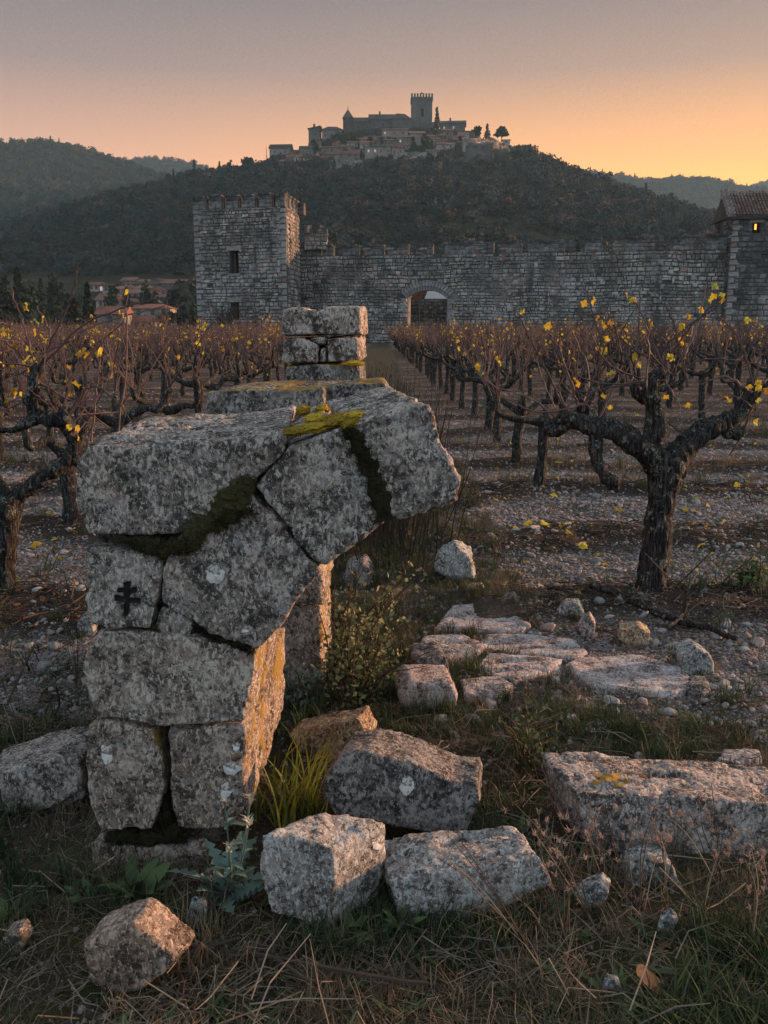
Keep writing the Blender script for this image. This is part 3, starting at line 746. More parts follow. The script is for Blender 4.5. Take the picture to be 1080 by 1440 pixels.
for i in range(nv):
    t0, t1 = -tmax * 1.02 + 2.04 * tmax * i / nv, -tmax * 1.02 + 2.04 * tmax * (i + 1) / nv
    for r0, r1 in ((Rr + .0, Rr + .36), (Rr + .39, Rr + .92)):
        e = .008; q = []
        for rr, tt in ((r0, t0 + e), (r0, t1 - e), (r1, t1 - e), (r1, t0 + e)): q.append((gc + rr * math.sin(tt), .10 + g.uniform(0, .05), cz + rr * math.cos(tt)))
        V, F = prism(fW.to(q), -(.5 if r0 == Rr else .13) * np.array(fW.n)); part('voussoir', V, F, M['quoin'], wall)
for s, u in ((-1, gu0), (1, gu1)):
    z = 0; k = 0
    while z < gsp - .2:
        h = g.uniform(.4, .55); w = .75 if k % 2 else .48; a, c = (u - w, u) if s < 0 else (u, u + w)
        V, F = stone_face(a, c, z + .02, min(z + h, gsp) - .02, 0, .09, g, .01); part('quoin', fW.to(V), F, M['red_stone'] if (s < 0 and k in (3, 4)) else M['quoin'], wall); z += h; k += 1
# battlements as they stand in the picture: (x0, x1, top y)
for x0, x1, ty in [(428, 452, 343), (456, 470, 346), (482, 505, 347), (511, 540, 347), (548, 574, 346), (584, 608, 346), (624, 692, 343), (702, 731, 341), (739, 804, 340), (817, 843, 337), (857, 926, 335), (939, 971, 334), (985, 1020, 332)]:
    merlon(fW, u_at(x0), u_at(x1), -.7, .04, WHT, z_at((x0 + x1) / 2, ty - 1.5), wall)
for px in (516, 548, 594, 671, 705, 830, 954):
    u = u_at(px); z1 = z_at(px, 351); part('slit', *fbox(fW, u - .17, u + .17, -.3, .115, z1 - (1.0 if px > 580 else .55), z1), M['red_stone'], wall)
    part('lintel', *fbox(fW, u - .35, u + .35, -.2, .13, z1, z1 + .16), M['quoin'], wall)
# broken stub beside the tower
fB = Frame(W(430, 458, 86.6), W(461, 458, 86.6))
stub = empty('wall_fragment', fB.P(fB.L / 2, -.5, 0), 'broken upright wall fragment rising above the wall beside the square tower', 'wall')
zt = W(445, 347, 87).z - .3
pts = [(0, zt), (fB.L, zt), (fB.L, W(458, 320, 86.6).z), (fB.L * .80, W(452, 317, 86.6).z), (fB.L * .62, W(452, 320, 86.6).z), (fB.L * .52, W(445, 330, 86.6).z), (fB.L * .36, W(440, 331, 86.6).z), (fB.L * .30, W(438, 316, 86.6).z), (0, W(431, 313, 86.6).z)]
V, F = prism(fB.to([(u, -.05, z) for u, z in pts]), -.8 * np.array(fB.n)); part('wall_core', V, F, M['mortar'], stub)
def skeep(a, c, z0, z1): return z1 < np.interp((a + c) / 2 / fB.L, [0, .3, .33, .5, .6, .8, 1], [W(431, 313, 86.6).z, W(438, 316, 86.6).z, W(440, 331, 86.6).z, W(445, 330, 86.6).z, W(452, 320, 86.6).z, W(452, 317, 86.6).z, W(458, 320, 86.6).z]) + .1
V, F = courses(0, fB.L, zt, zt + 3, (.26, .4), (.3, .7), -.05, g, skeep); tag(part('stone', fB.to(V), F, M['masonry'], stub), kind='stuff')
fB2 = Frame(fB.P(fB.L, -.05, 0), fB.P(fB.L, -.85, 0)); V, F = courses(0, .8, zt, W(458, 321, 86.6).z, (.26, .4), (.3, .6), 0, g, lambda *k: True); tag(part('stone', fB2.to(V), F, M['masonry'], stub), kind='stuff')

# --- yard behind the gate: inner wall, awning
fI = Frame(W(560, 458, 101), W(650, 458, 101))
inner = empty('yard_wall', fI.P(fI.L / 2, 0, 0), 'dark inner courtyard wall seen through the arched gateway', 'wall')
part('wall_core', *fbox(fI, 0, fI.L, -.6, 0, 0, W(600, 421, 101).z), M['mortar'], inner)
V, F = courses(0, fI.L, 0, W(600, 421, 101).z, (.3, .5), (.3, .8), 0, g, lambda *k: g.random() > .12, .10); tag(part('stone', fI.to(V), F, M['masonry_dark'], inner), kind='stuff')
aw = empty('awning', W(612, 421, 92), 'pale peaked canvas awning seen through the arched gateway', 'awning')
a0, a1, a2 = W(597, 420, 96), W(640, 420, 96), W(604, 402, 96); dp = Vector((.3, 2.5, .2))
V = [a0, a1, a2, a0 + dp, a1 + dp, a2 + dp]; part('canvas', np.array(V), [(0, 1, 2), (3, 5, 4), (1, 4, 5, 2), (0, 2, 5, 3)], M['canopy_cloth'], aw)
for q in (a0, a1): part('post', *tube([(q.x, q.y + .1, 0), (q.x, q.y + .1, q.z)], .05, 6), M['metal'], aw)
lt = empty('porch_roof', W(587, 421, 91), 'small orange tiled porch roof inside the arched gateway', 'roof')
b0, b1, b2 = W(572, 421, 91), W(590, 421, 91), W(598, 406, 91); V, F = prism(np.array([b0, b1, W(601, 410, 91), b2]), (0, 1.5, 0)); part('tile_slope', V, F, M['red_roof'], lt)
0 and part('lamp', *box(b1.x - .22, b1.x + .02, b1.y - .2, b1.y - .05, b1.z - .12, b1.z), M['sunset_glow'], lt)
part('post', *tube([(b1.x, b1.y + .5, 0), (b1.x, b1.y + .5, b1.z)], .06, 6), M['metal'], lt)

# --- gatehouse on the right
GA, GB = W(1019, 458, 78.5), W(1019, 458, 78.5) + Vector((9.5, -.9, 0)); fG = Frame(GA, GB)
gh = empty('gatehouse', fG.P(4, -3, 0), 'stone house with barrel tile roof and one sunset-reflecting window, right end of the wall', 'house')
ez = W(1019, 305, 78.5).z; rz_ = W(1045, 271, 80).z + .15; GD = 5.2
lw = (u_at(1049, fG) - .1, u_at(1057, fG) + .1, W(1052, 328, 78.4).z, W(1052, 313, 78.4).z)
body = part('wall', *fbox(fG, 0, fG.L, -GD, 0, -.3, ez), M['mortar'], gh); loc = np.array(body.location) + np.array(gh.location)
V, F = fbox(fG, lw[0], lw[1], -.7, .4, lw[2], lw[3]); cut(body, [(V, F)])
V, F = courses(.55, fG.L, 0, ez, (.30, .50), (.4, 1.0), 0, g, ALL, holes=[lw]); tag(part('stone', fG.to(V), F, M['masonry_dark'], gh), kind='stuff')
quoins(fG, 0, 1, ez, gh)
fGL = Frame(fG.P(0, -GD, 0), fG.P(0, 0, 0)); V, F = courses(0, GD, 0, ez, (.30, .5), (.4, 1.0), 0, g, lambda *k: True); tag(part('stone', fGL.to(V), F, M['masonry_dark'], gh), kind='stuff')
w = part('window', *fbox(fG, lw[0] + .02, lw[1] - .02, -.5, -.44, lw[2] + .02, lw[3] - .02), M['void'], gh)
mu = (lw[0] + lw[1]) / 2; part('pane', *fbox(fG, mu - .06, mu + .10, -.43, -.41, lw[2] + .32, lw[3] - .08), M['sunset_glow'], w)  # glowing strip imitates the sunset's reflection in the window
part('lintel', *fbox(fG, lw[0] - .25, lw[1] + .25, -.05, .09, lw[3], lw[3] + .3), M['quoin'], gh)
# roof: ridge parallel to the wall, barrel tiles running down
rn = -GD / 2; sl0 = (.35, ez + .02); slope = (rz_ - sl0[1]) / (rn - sl0[0])
rv = fG.to([(-.3, sl0[0], ez), (fG.L, sl0[0], ez), (fG.L, rn, rz_ - .06), (-.3, rn, rz_ - .06), (-.3, -GD - .35, ez), (fG.L, -GD - .35, ez)])
part('roof', rv, [(0, 1, 2, 3), (3, 2, 5, 4), (0, 3, 4), (1, 5, 2), (0, 4, 5, 1)], M['slate'], gh)
tile = []
for c in np.arange(-.2, fG.L, .27):
    for k in range(9):
        t0, t1 = k / 9, (k + 1.18) / 9
        n0, n1 = sl0[0] + .06 + (rn - sl0[0]) * t0, sl0[0] + .06 + (rn - sl0[0]) * min(t1, 1.02); z0, z1 = sl0[1] + .09 + (rz_ - sl0[1]) * t0, sl0[1] + .03 + (rz_ - sl0[1]) * min(t1, 1.02)
        w_ = .095; jz = g.uniform(-.02, .03)
        V = [(c + w_ * math.cos(a) * (1.1 if e else .9) + g.uniform(-.01, .01), nn, zz + .09 * math.sin(a) + jz) for e, (nn, zz) in enumerate(((n1, z1), (n0, z0))) for a in np.linspace(math.pi, 0, 5)]
        tile.append((np.array(V), [(i, i + 1, i + 6, i + 5) for i in range(4)]))
V, F = join(tile); tag(part('roof_tile', fG.to(V), F, masonry_mat('tiles', [(.20, .10, .075), (.26, .14, .105), (.14, .085, .068), (.30, .18, .14), (.18, .12, .10)], .2), gh), kind='stuff')
# raised gable coping with its lower step, bracket
cp = []
for t in np.linspace(0, .93, 7):
    n0, z0 = sl0[0] + (rn - sl0[0]) * t, sl0[1] + (rz_ - sl0[1]) * t; cp.append(box(-.42, .12, n0 - .50, n0 - .02, z0 - .1, z0 + .42 + .03 * g.normal()))
for V, F in cp: part('coping_stone', fG.to(V), F, M['quoin'], gh)
part('eave', *fbox(fG, -.5, fG.L, .05, .40, ez - .22, ez - .02), M['slate'], gh)
part('bracket', *tube([fG.P(-.55, .2, ez - .1), fG.P(-.45, .2, ez - .6), fG.P(-.05, .15, ez - 1.1)], .09, 6), M['metal'], gh)
part('finial', *tube([fG.P(.1, rn, rz_), fG.P(.1, rn, rz_ + .5)], .1, 6), M['quoin'], gh)

# bushes at the foot of the fortress
def bare_bush(px, py_top, hw, D, label, n=38, seed=0, m='bare_crown', fine=.02):
    g2 = np.random.default_rng(seed); p = Vector((W(px, 458, D).x, D, 0)); h = W(px, py_top, D).z; r = hw * pxm(px, 455, D)
    root = empty('bare_bush', p, label, 'bush'); st, tw = [], []
    for i in range(n):
        a = g2.uniform(0, 6.28); q = r * g2.uniform(.2, 1); e = np.array([math.cos(a) * q, math.sin(a) * q, h * g2.uniform(.55, 1) * (1 - .3 * (q / r) ** 2)])
        m_ = e * [.35, .35, .55]; st.append(tube(np.array([(0, 0, -.1), m_, e]) + np.array(p), [fine * 1.6, fine, fine * .5], 4, cap=False))
        for k in range(5):
            b_ = m_ + (e - m_) * g2.random(); d = g2.normal(0, .12 * h, 3); d[2] = abs(d[2]) + .05 * h; tw.append(tube(np.array([b_, b_ + d]) + np.array(p), [fine * .7, fine * .3], 3, cap=False))
    part('stem', *join(st), M[m], root); tag(part('twigs', *join(tw), M[m], root), kind='stuff'); return root
bare_bush(318, 418, 30, 79, 'bare twiggy bush against the foot of the square tower', 60, 3)
bare_bush(228, 428, 18, 100, 'bare bush left of the square tower in front of the red roofs', 40, 4)
# ------------------------------------------------------------ hill village, castle
def house(px0, px1, py_e, py_b, rise, label, wall='house_wall', roof='roof', kind='gable', wins=2, D=None, base=None, chim=False, lit=0, name='house', cat='house', depth=.8, rz=None, seed=0):
    """house from its picture box: left, right, eave and base rows; stands on the hill"""
    g2 = np.random.default_rng(seed + int(px0 * 7 + py_b))
    pc = (px0 + px1) / 2
    D = None if D and D > 178 else D
    p = base or (hill_hit(pc, py_b) if D is None else Vector((W(pc, py_b, D).x, D, max(W(pc, py_b, D).z, 0)))); k = pxm(pc, py_b, p.y)
    w = (px1 - px0) * k; h = W(pc, py_e, p.y).z - p.z; rs = rise * k; d = w * depth
    d = min(max(d, 5), 14)
    root = empty(name, p, label, cat, rz=0); P = np.array(p); rzz = g2.uniform(-.18, .18) if rz is None else rz
    c, s = math.cos(rzz), math.sin(rzz); Rm = np.array([[c, -s, 0], [s, c, 0], [0, 0, 1]])
    def put(nm, V, F, m, par=root): return part(nm, np.asarray(V, float) @ Rm.T + P, F, M[m], par)
    put('wall', *box(-w / 2, w / 2, 0, d, -6, h), wall)
    o = w * .03 + .25
    if kind == 'gable':      # ridge across the view
        V = [(-w / 2 - o, -o, h - .1), (w / 2 + o, -o, h - .1), (w / 2 + o, d + o, h - .1), (-w / 2 - o, d + o, h - .1), (-w / 2 - o, d / 2, h + rs), (w / 2 + o, d / 2, h + rs)]
        F = [(0, 1, 5, 4), (2, 3, 4, 5), (0, 4, 3), (1, 2, 5), (0, 3, 2, 1)]
    elif kind == 'front':    # gable end towards the viewer
        V = [(-w / 2 - o, -o, h - .1), (w / 2 + o, -o, h - .1), (w / 2 + o, d + o, h - .1), (-w / 2 - o, d + o, h - .1), (0, -o, h + rs), (0, d + o, h + rs)]
        F = [(0, 4, 5, 3), (1, 2, 5, 4), (0, 1, 4), (2, 3, 5), (0, 3, 2, 1)]
    elif kind == 'hip':
        V = [(-w / 2 - o, -o, h - .1), (w / 2 + o, -o, h - .1), (w / 2 + o, d + o, h - .1), (-w / 2 - o, d + o, h - .1), (-w * .22, d / 2, h + rs), (w * .22, d / 2, h + rs)]
        F = [(0, 1, 5, 4), (2, 3, 4, 5), (0, 4, 3), (1, 2, 5), (0, 3, 2, 1)]
    elif kind == 'mono_r':   # falls to the left
        V = [(-w / 2 - o, -o, h - .1), (w / 2 + o, -o, h + rs), (w / 2 + o, d + o, h + rs), (-w / 2 - o, d + o, h - .1), (-w / 2 - o, -o, h - .6), (w / 2, -o, h - .6), (w / 2, d + o, h - .6), (-w / 2 - o, d + o, h - .6)]
        F = [(0, 1, 2, 3), (4, 7, 6, 5), (0, 4, 5, 1), (2, 6, 7, 3), (1, 5, 6, 2), (0, 3, 7, 4)]
    else: V, F = box(-w / 2 - .2, w / 2 + .2, -.2, d + .2, h - .05, h + .35)
    rf = put('roof', V, F, roof)
    if chim:
        x = w * g2.uniform(-.35, .35); put('chimney', *box(x - .5, x + .5, d * .5 - .4, d * .5 + .4, h, h + rs + 1.4), wall, rf)
    ww, wh = max(.7, k * 1.2), max(1.1, k * 1.9); nrow = 2 if h > 8 else 1
    for r_ in range(nrow):
        for i in range(wins):
            x = -w / 2 + w * (i + .5 + g2.uniform(-.15, .15)) / wins; zc = h * (.62 if nrow == 1 else (.75, .38)[r_])
            put('window', *box(x - ww / 2, x + ww / 2, -.04, .2, zc - wh / 2, zc + wh / 2), 'lit_pale' if (lit and r_ == 0 and i < lit) else 'pane')
    return root
H = house
# top of the hill: church, wings, towers (px boxes measured on the photograph)
H(486, 522, 171, 190, 7, 'low church wing with long roof between round tower and nave', 'castle', 'slate', wins=3, base=W(504, 190, 524), depth=.4, rz=0)
H(520, 560, 168, 188, 9, 'church nave with long steep dark roof on the hilltop', 'castle', 'slate', wins=3, base=W(540, 188, 522), depth=.5, rz=0, chim=True, name='church', cat='church')
H(553, 580, 167, 188, 9, 'church apse with peaked roof next to the castle keep', 'castle', 'slate', 'hip', 2, base=W(566, 188, 519), rz=.25, name='church_apse', cat='church')
H(586, 612, 180, 192, 9, 'lean-to building with sloping roof at the foot of the keep', 'castle', 'slate', 'mono_r', 1, base=W(599, 192, 515), rz=0)
H(618, 653, 173, 190, 6, 'long building with chimney right of the keep', 'castle', 'slate', wins=3, base=W(636, 190, 519), rz=-.1, chim=True, lit=2)
H(572, 592, 169, 186, 3, 'low roofed link between church and keep', 'castle', 'slate', wins=1, base=W(580, 186, 523), rz=0)
# keep
kb = W(593, 190, 522); kk = pxm(593, 190, 522); keep = empty('castle_keep', kb, 'tall square castle keep with battlements and arched window, highest on the hill', 'tower'); kP = np.array(kb)
kw = 29 * kk; kh = W(593, 136, 522).z - kb.z; kd = kw * .9
part('wall', *[(lambda V, F: (V + kP, F))(*box(-kw / 2, kw / 2, 0, kd, -6, kh))][0], M['castle'], keep)
part('cornice', *[(lambda V, F: (V + kP, F))(*box(-kw / 2 - .35, kw / 2 + .35, -.35, kd + .35, kh - 1.6, kh - .4))][0], M['castle'], keep)
for i in range(8):
    x = -kw / 2 - .3 + i * (kw + .6 - .95) / 7
    for y in (-.3, kd - .6): part('merlon', *[(lambda V, F: (V + kP, F))(*box(x, x + .95, y, y + .9, kh - .42, kh + 1.7))][0], M['castle'], keep)
aw_ = [(-.85, kh - 10.2), (.85, kh - 10.2), (.85, kh - 6.6), (.6, kh - 5.9), (0, kh - 5.5), (-.6, kh - 5.9), (-.85, kh - 6.6)]
V, F = prism(np.array([(x + .2, -.06, z) for x, z in aw_]) + kP, (0, .3, 0)); part('window', V, F, M['void'], keep)
V, F = prism(np.array([(x * 1.4 + .2, -.03, kh - 8 + (z - kh + 8) * 1.15) for x, z in aw_]) + kP, (0, .2, 0)); part('window_surround', V, F, M['house_wall'], keep)
part('flagpole', *tube(np.array([(-.2, kd / 2, kh), (-.2, kd / 2, kh + 3.6)]) + kP, .12, 6), M['metal'], keep)
part('flag', *[(lambda V, F: (V + kP, F))(*box(-.2, .5, kd / 2 - .03, kd / 2 + .03, kh + 2.6, kh + 3.4))][0], M['metal'], keep)
# round tower with conical roof
tb = W(489.5, 188, 516); tk = pxm(489, 188, 516); rt = empty('round_tower', tb, 'round tower with pointed conical roof at the left end of the church', 'tower'); tP = np.array(tb); tr = 7 * tk; th = W(489, 166, 516).z - tb.z
V, F = tube(np.array([(0, 0, -7), (0, 0, th)]) + tP, tr, 20); part('wall', V, F, M['castle'], rt)
V, F = tube(np.array([(0, 0, th - .3), (0, 0, th + .2), (0, 0, W(489, 153.5, 516).z - tb.z)]) + tP, [tr * 1.18, tr * 1.12, .08], 20); part('roof', V, F, M['slate'], rt)
part('finial', *tube(np.array([(0, 0, W(489, 154, 516).z - tb.z), (0, 0, W(489, 148, 516).z - tb.z)]) + tP, [.2, .1], 6), M['metal'], rt)
H(434, 450, 180, 202, 3, 'tall plain house at the far left of the hilltop, with chimney', 'castle', 'slate', 'mono_r', 1, base=W(442, 202, 510), chim=True)
H(453, 481, 182, 203, 6, 'broad house with hipped roof left of the round tower', 'house_wall', 'slate', 'hip', 3, base=W(467, 203, 508))
vill = [
 (537, 573, 182, 195, 4, 'wide low house under the church apse', 'house_wall', 'roof', 'gable', 3, 1), (576, 597, 187, 205, 4, 'house below the foot of the keep', 'house_wall', 'roof', 'gable', 2, 0),
 (557, 577, 193, 207, 4, 'house with a lit window below the wide low house', 'house_wall', 'roof', 'gable', 2, 1), (543, 559, 197, 208, 3, 'small hipped house in the middle of the village', 'house_wall', 'roof', 'hip', 2, 0),
 (621, 637, 183, 195, 3, 'narrow house right of the tall cypress', 'house_wall', 'roof', 'gable', 1, 0), (643, 659, 185, 200, 2, 'square house at the right end of the village with flat roof', 'house_wall', 'slate', 'flat', 1, 0),
 (616, 639, 203, 211, 4, 'low red roofed cottage right below the cypress', 'house_pale', 'red_roof', 'gable', 2, 1), (513, 550, 206, 222, 3, 'wide pale house low in the village with two lit windows', 'house_wall', 'roof', 'gable', 4, 2),
 (551, 569, 208, 222, 5, 'pinkish gabled house low in the village', 'house_pink', 'roof', 'front', 2, 0), (462, 506, 215, 226, 4, 'long low house with sloping roof at the village edge', 'house_wall', 'roof', 'mono_r', 4, 0),
 (506, 519, 200, 212, 3, 'small upright house with red roof beside a dark tree', 'house_wall', 'red_roof', 'gable', 1, 0), (452, 482, 207, 219, 4, 'house with long eaves on the left of the village', 'house_wall', 'roof', 'gable', 3, 0),
 (422, 441, 208, 224, 4, 'gabled house at the left edge of the village', 'house_wall', 'slate', 'gable', 2, 0), (440, 452, 200, 211, 3, 'small pink house under the tall plain house', 'house_pink', 'roof', 'gable', 1, 0),
 (482, 498, 205, 213, 3, 'low house in the shade under the round tower', 'house_wall', 'roof', 'gable', 2, 0), (512, 537, 192, 200, 3, 'row house just under the church nave', 'house_wall', 'roof', 'gable', 2, 0),
 (379, 408, 208, 222, 7, 'large house with peaked roof apart on the left shoulder of the hill', 'house_wall', 'slate', 'gable', 2, 0), (407, 422, 212, 224, 2, 'flat topped house left of the village', 'house_wall', 'slate', 'flat', 1, 0),
 (371, 392, 231, 238, 3, 'long pale outbuilding below the large left house', 'house_pale', 'slate', 'gable', 3, 0), (392, 411, 230, 237, 3, 'pale shed beside the long outbuilding', 'house_pale', 'slate', 'gable', 2, 0),
 (327, 346, 234, 242, 2, 'lone pale house among trees on the left slope', 'house_pale', 'slate', 'gable', 2, 0), (707, 717, 196, 205, 1, 'small pale house at the end of the right terrace', 'house_pale', 'roof', 'gable', 1, 0),
 (655, 668, 187, 198, 3, 'house with gable between the flat house and the round trees', 'house_wall', 'roof', 'front', 1, 0), (596, 612, 192, 205, 4, 'house tucked left of the tall cypress', 'house_wall', 'roof', 'gable', 1, 0), (493, 512, 196, 204, 3, 'house between the round tower and the small upright house', 'house_wall', 'roof', 'gable', 2, 0), (528, 545, 197, 207, 3, 'house with brown roof above the wide pale house', 'house_wall', 'roof', 'gable', 2, 0),
]
for i, v in enumerate(vill): H(*v[:6], wall=v[6], roof=v[7], kind=v[8], wins=v[9], lit=v[10], seed=i)
g9 = np.random.default_rng(33)
for i in range(78):
    z_ = i % 3
    x0 = g9.uniform(*[(384, 470), (455, 625), (610, 700)][z_]); lo_ = [226 - (x0 - 384) * .16, 203, 196 + max(0, x0 - 640) * .12][z_]; yb = lo_ + g9.uniform(0, [11, 19, 13][z_]); w_ = g9.uniform(8, 17); h_ = g9.uniform(5, 9)
    H(x0, x0 + w_, yb - h_, yb, g9.uniform(2, 4), 'small stone house packed among others on the village slope', wall=['house_wall', 'house_wall', 'castle', 'house_pale', 'house_pink'][g9.integers(5)], roof=['roof', 'slate', 'roof', 'red_roof'][g9.integers(4)], kind=['gable', 'hip', 'front', 'mono_r'][g9.integers(4)], wins=int(g9.integers(1, 4)), seed=200 + i)['group'] = 'small houses of the hill village'
for i in range(26):
    x0 = g9.uniform(128, 268); yb = g9.uniform(404, 446); w_ = g9.uniform(9, 20) * (1 + (yb - 404) / 60); h_ = w_ * g9.uniform(.4, .6)
    H(x0, x0 + w_, yb - h_, yb, w_ * .25, 'small house with tiled roof among the valley trees', wall=['house_pale', 'house_pink', 'house_pale', 'house_wall'][g9.integers(4)], roof=['roof', 'red_roof'][g9.integers(2)], kind=['gable', 'hip', 'front'][g9.integers(3)], wins=int(g9.integers(1, 4)), seed=300 + i)['group'] = 'small houses of the valley village'
def terrace(px0, px1, pt0, pt1, pb, label):
    n = 9; xs = np.linspace(px0, px1, n); pts = [hill_hit(x, pb) for x in xs]; g2 = np.random.default_rng(int(px0))
    root = empty('terrace_wall', pts[n // 2], label, 'wall'); top = [W(x, pt0 + (pt1 - pt0) * i / (n - 1) + g2.uniform(-.8, .8), p.y).z for i, (x, p) in enumerate(zip(xs, pts))]
    V, F = [], []
    for p, t in zip(pts, top): V += [(p.x, p.y - .5, p.z - 3), (p.x, p.y - .3, t), (p.x, p.y + 3, t), (p.x, p.y + 3, p.z - 3)]
    for i in range(n - 1): F += [(4 * i + k, 4 * i + (k + 1) % 4, 4 * i + 4 + (k + 1) % 4, 4 * i + 4 + k) for k in range(4)]
    F += [(3, 2, 1, 0), tuple(4 * (n - 1) + k for k in range(4))]; part('wall_core', np.array(V), F, M['house_wall'], root)
    st = []
    for i in range(n - 1):
        a, c = pts[i], pts[i + 1]; f = Frame(a, c); z0, z1 = min(a.z, c.z) - 1, min(top[i], top[i + 1])
        if z1 - z0 > .8: V, F = courses(0, f.L, z0, z1, (.6, 1.1), (.8, 1.9), .62, g2, lambda *k: True, .2, .1); st.append((f.to(V), F))
    if st: tag(part('stone', *join(st), M['masonry'], root), kind='stuff')
terrace(553, 614, 214, 214, 224, 'long ruined terrace wall under the village'); terrace(464, 510, 225, 224, 240, 'pale retaining wall below the left of the village')
terrace(650, 700, 193, 197, 214, 'dark terrace wall under the round trees on the right'); terrace(690, 722, 204, 207, 212, 'low wall carrying the small pale house')
single_tree(614, 201, 151, 6, 'spire', 'tall dark cypress standing right of the keep', n=340, name='cypress', base=W(614, 201, 505))
single_tree(668, 197, 175, 10, 'oval', 'broad round evergreen on the right of the hilltop', n=260)
single_tree(685, 196, 174, 6, 'cone', 'small conical tree between the round tree and the umbrella pine', n=200)
single_tree(705, 200, 176, 10, 'umbrella', 'umbrella pine with flat tiers at the right end of the hilltop', n=240, name='pine_tree')
for i, (x, b_, t, hw, sh, lb) in enumerate([(350, 238, 220, 12, 'oval', 'round dark tree beside the lone pale house'), (323, 240, 224, 4, 'oval', 'small tree left of the lone pale house'), (309, 243, 227, 3.5, 'spire', 'thin cypress farthest left on the skyline'), (486, 204, 187, 8, 'oval', 'dark tree under the round tower'), (497, 206, 186, 7, 'oval', 'dark bushy tree right below the church wing'), (445, 219, 199, 6, 'oval', 'dark tree between the two left houses'), (521, 206, 190, 5, 'oval', 'dark tree above the small upright house'), (536, 206, 191, 6, 'oval', 'dark round tree in the middle of the village'), (581, 213, 193, 6, 'spire', 'dark cypress low in the village'), (600, 211, 190, 9, 'oval', 'broad dark tree under the tall cypress'), (649, 205, 190, 6, 'oval', 'dark tree below the flat roofed house'), (375, 226, 202, 1.3, 'spire', 'very thin pointed tree left of the large left house'), (432, 217, 205, 4, 'oval', 'small dark tree by the left edge of the village'), (738, 217, 205, 12, 'oval', 'bushy tree at the right brow of the hill'), (768, 232, 220, 7, 'oval', 'small round tree further down the right brow'), (827, 258, 243, 8, 'oval', 'dark tree on the right slope beside the pale ruin'), (842, 266, 248, 4, 'cone', 'small conifer on the right slope'), (212, 268, 256, 3, 'oval', 'tiny tree standing out on the left ridge'), (236, 257, 243, 6, 'oval', 'rounded tree standing out on the left ridge')]):
    single_tree(x, b_, t, hw, sh, lb, 'evergreen', seed=i * 3, n=200 if hw > 2 else 60, name='cypress' if sh == 'spire' else 'tree')
# cliff under the right terrace
for i, (x0, x1, a, c, lb) in enumerate([(655, 690, 205, 228, 'bare rock outcrop under the right terrace wall'), (684, 716, 211, 224, 'pale rock outcrop under the small pale house')]):
    p = hill_hit((x0 + x1) / 2, c); k = pxm(700, c, p.y); w, h = (x1 - x0) * k, (c - a) * k
    V, F = rough_stone(*box(-w / 2, w / 2, -3, 5, -3, h), voxel=.9, amp=1.1, seed=80 + i); V += np.array(p)
    # noise at this scale
    V += np.stack([fbm(V * .25, 3, 5), fbm(V * .25, 3, 6), .5 * fbm(V * .25, 3, 7)], 1) * 1.6
    tag(solo('rock_outcrop', V, F, M['castle'], p), lb, 'rock')
def vil_ok(x, y, z, g):
    px = 540 + x / (y * CP - (z - EYE) * SP) * FPX; py = 720 - FPX * ((z - EYE) * CP + y * SP) / (y * CP - (z - EYE) * SP)
    return (px > 380) & (px < 725) & (py < 238) & (z > 5)
slope_woods('village_shrubs', 5200, (-110, 110), (380, 530), hill_z, vil_ok, .10, .30, 77, [.25, .4, .1, .05, .15, .05])
# ------------------------------------------------------------ valley houses and trees on the left
val = [
 (187, 240, 433, 449, 6, 'cream house with red hipped roof nearest the square tower', 'house_pale', 'red_roof', 'hip', 3, 170), (172, 220, 452, 464, 9, 'low house with big red roof in front of the cream house', 'house_pale', 'red_roof', 'gable', 2, 150),
 (138, 176, 441, 464, 11, 'pale gabled barn right of the dark cypress', 'house_pale', 'red_roof', 'gable', 1, 145), (125, 141, 400, 410, 4, 'pink house highest in the valley village', 'house_pink', 'red_roof', 'gable', 2, 330),
 (139, 154, 402, 412, 4, 'white house right beside the highest pink house', 'house_pale', 'roof', 'front', 2, 325), (176, 187, 398, 405, 3, 'small pink house half way up the valley', 'house_pink', 'roof', 'gable', 1, 340),
 (191, 223, 399, 411, 4, 'long grey house with low roof in the valley', 'house_wall', 'slate', 'gable', 3, 330), (224, 246, 398, 409, 6, 'brown roofed house by the bare trees', 'house_wall', 'roof', 'hip', 2, 330),
 (148, 160, 418, 427, 3, 'pale house behind the cypress with a red roof', 'house_pale', 'red_roof', 'gable', 2, 250), (159, 171, 417, 426, 3, 'pink cottage in the middle of the valley', 'house_pink', 'roof', 'gable', 1, 245),
 (222, 240, 417, 426, 4, 'low pink house left of the tower foot', 'house_pink', 'red_roof', 'gable', 2, 235), (241, 256, 416, 426, 3, 'small red roofed house between two pink ones', 'house_pale', 'red_roof', 'gable', 1, 230),
 (257, 278, 414, 426, 4, 'pink house touching the tower edge', 'house_pink', 'roof', 'gable', 2, 230), (0, 24, 461, 470, 4, 'low red roof at the left edge beyond the vines', 'house_pale', 'red_roof', 'gable', 1, 140), (176, 190, 409, 417, 3, 'white cottage up the valley with lit window', 'house_pale', 'roof', 'gable', 1, 270), (242, 262, 395, 403, 3, 'faint grey house below the wooded slope', 'house_wall', 'roof', 'gable', 2, 340),
]
for i, v in enumerate(val):
    H(*v[:6], wall=v[6], roof=v[7], kind=v[8], wins=v[9], D=v[10], seed=40 + i, lit=1 if i in (4, 14) else 0)
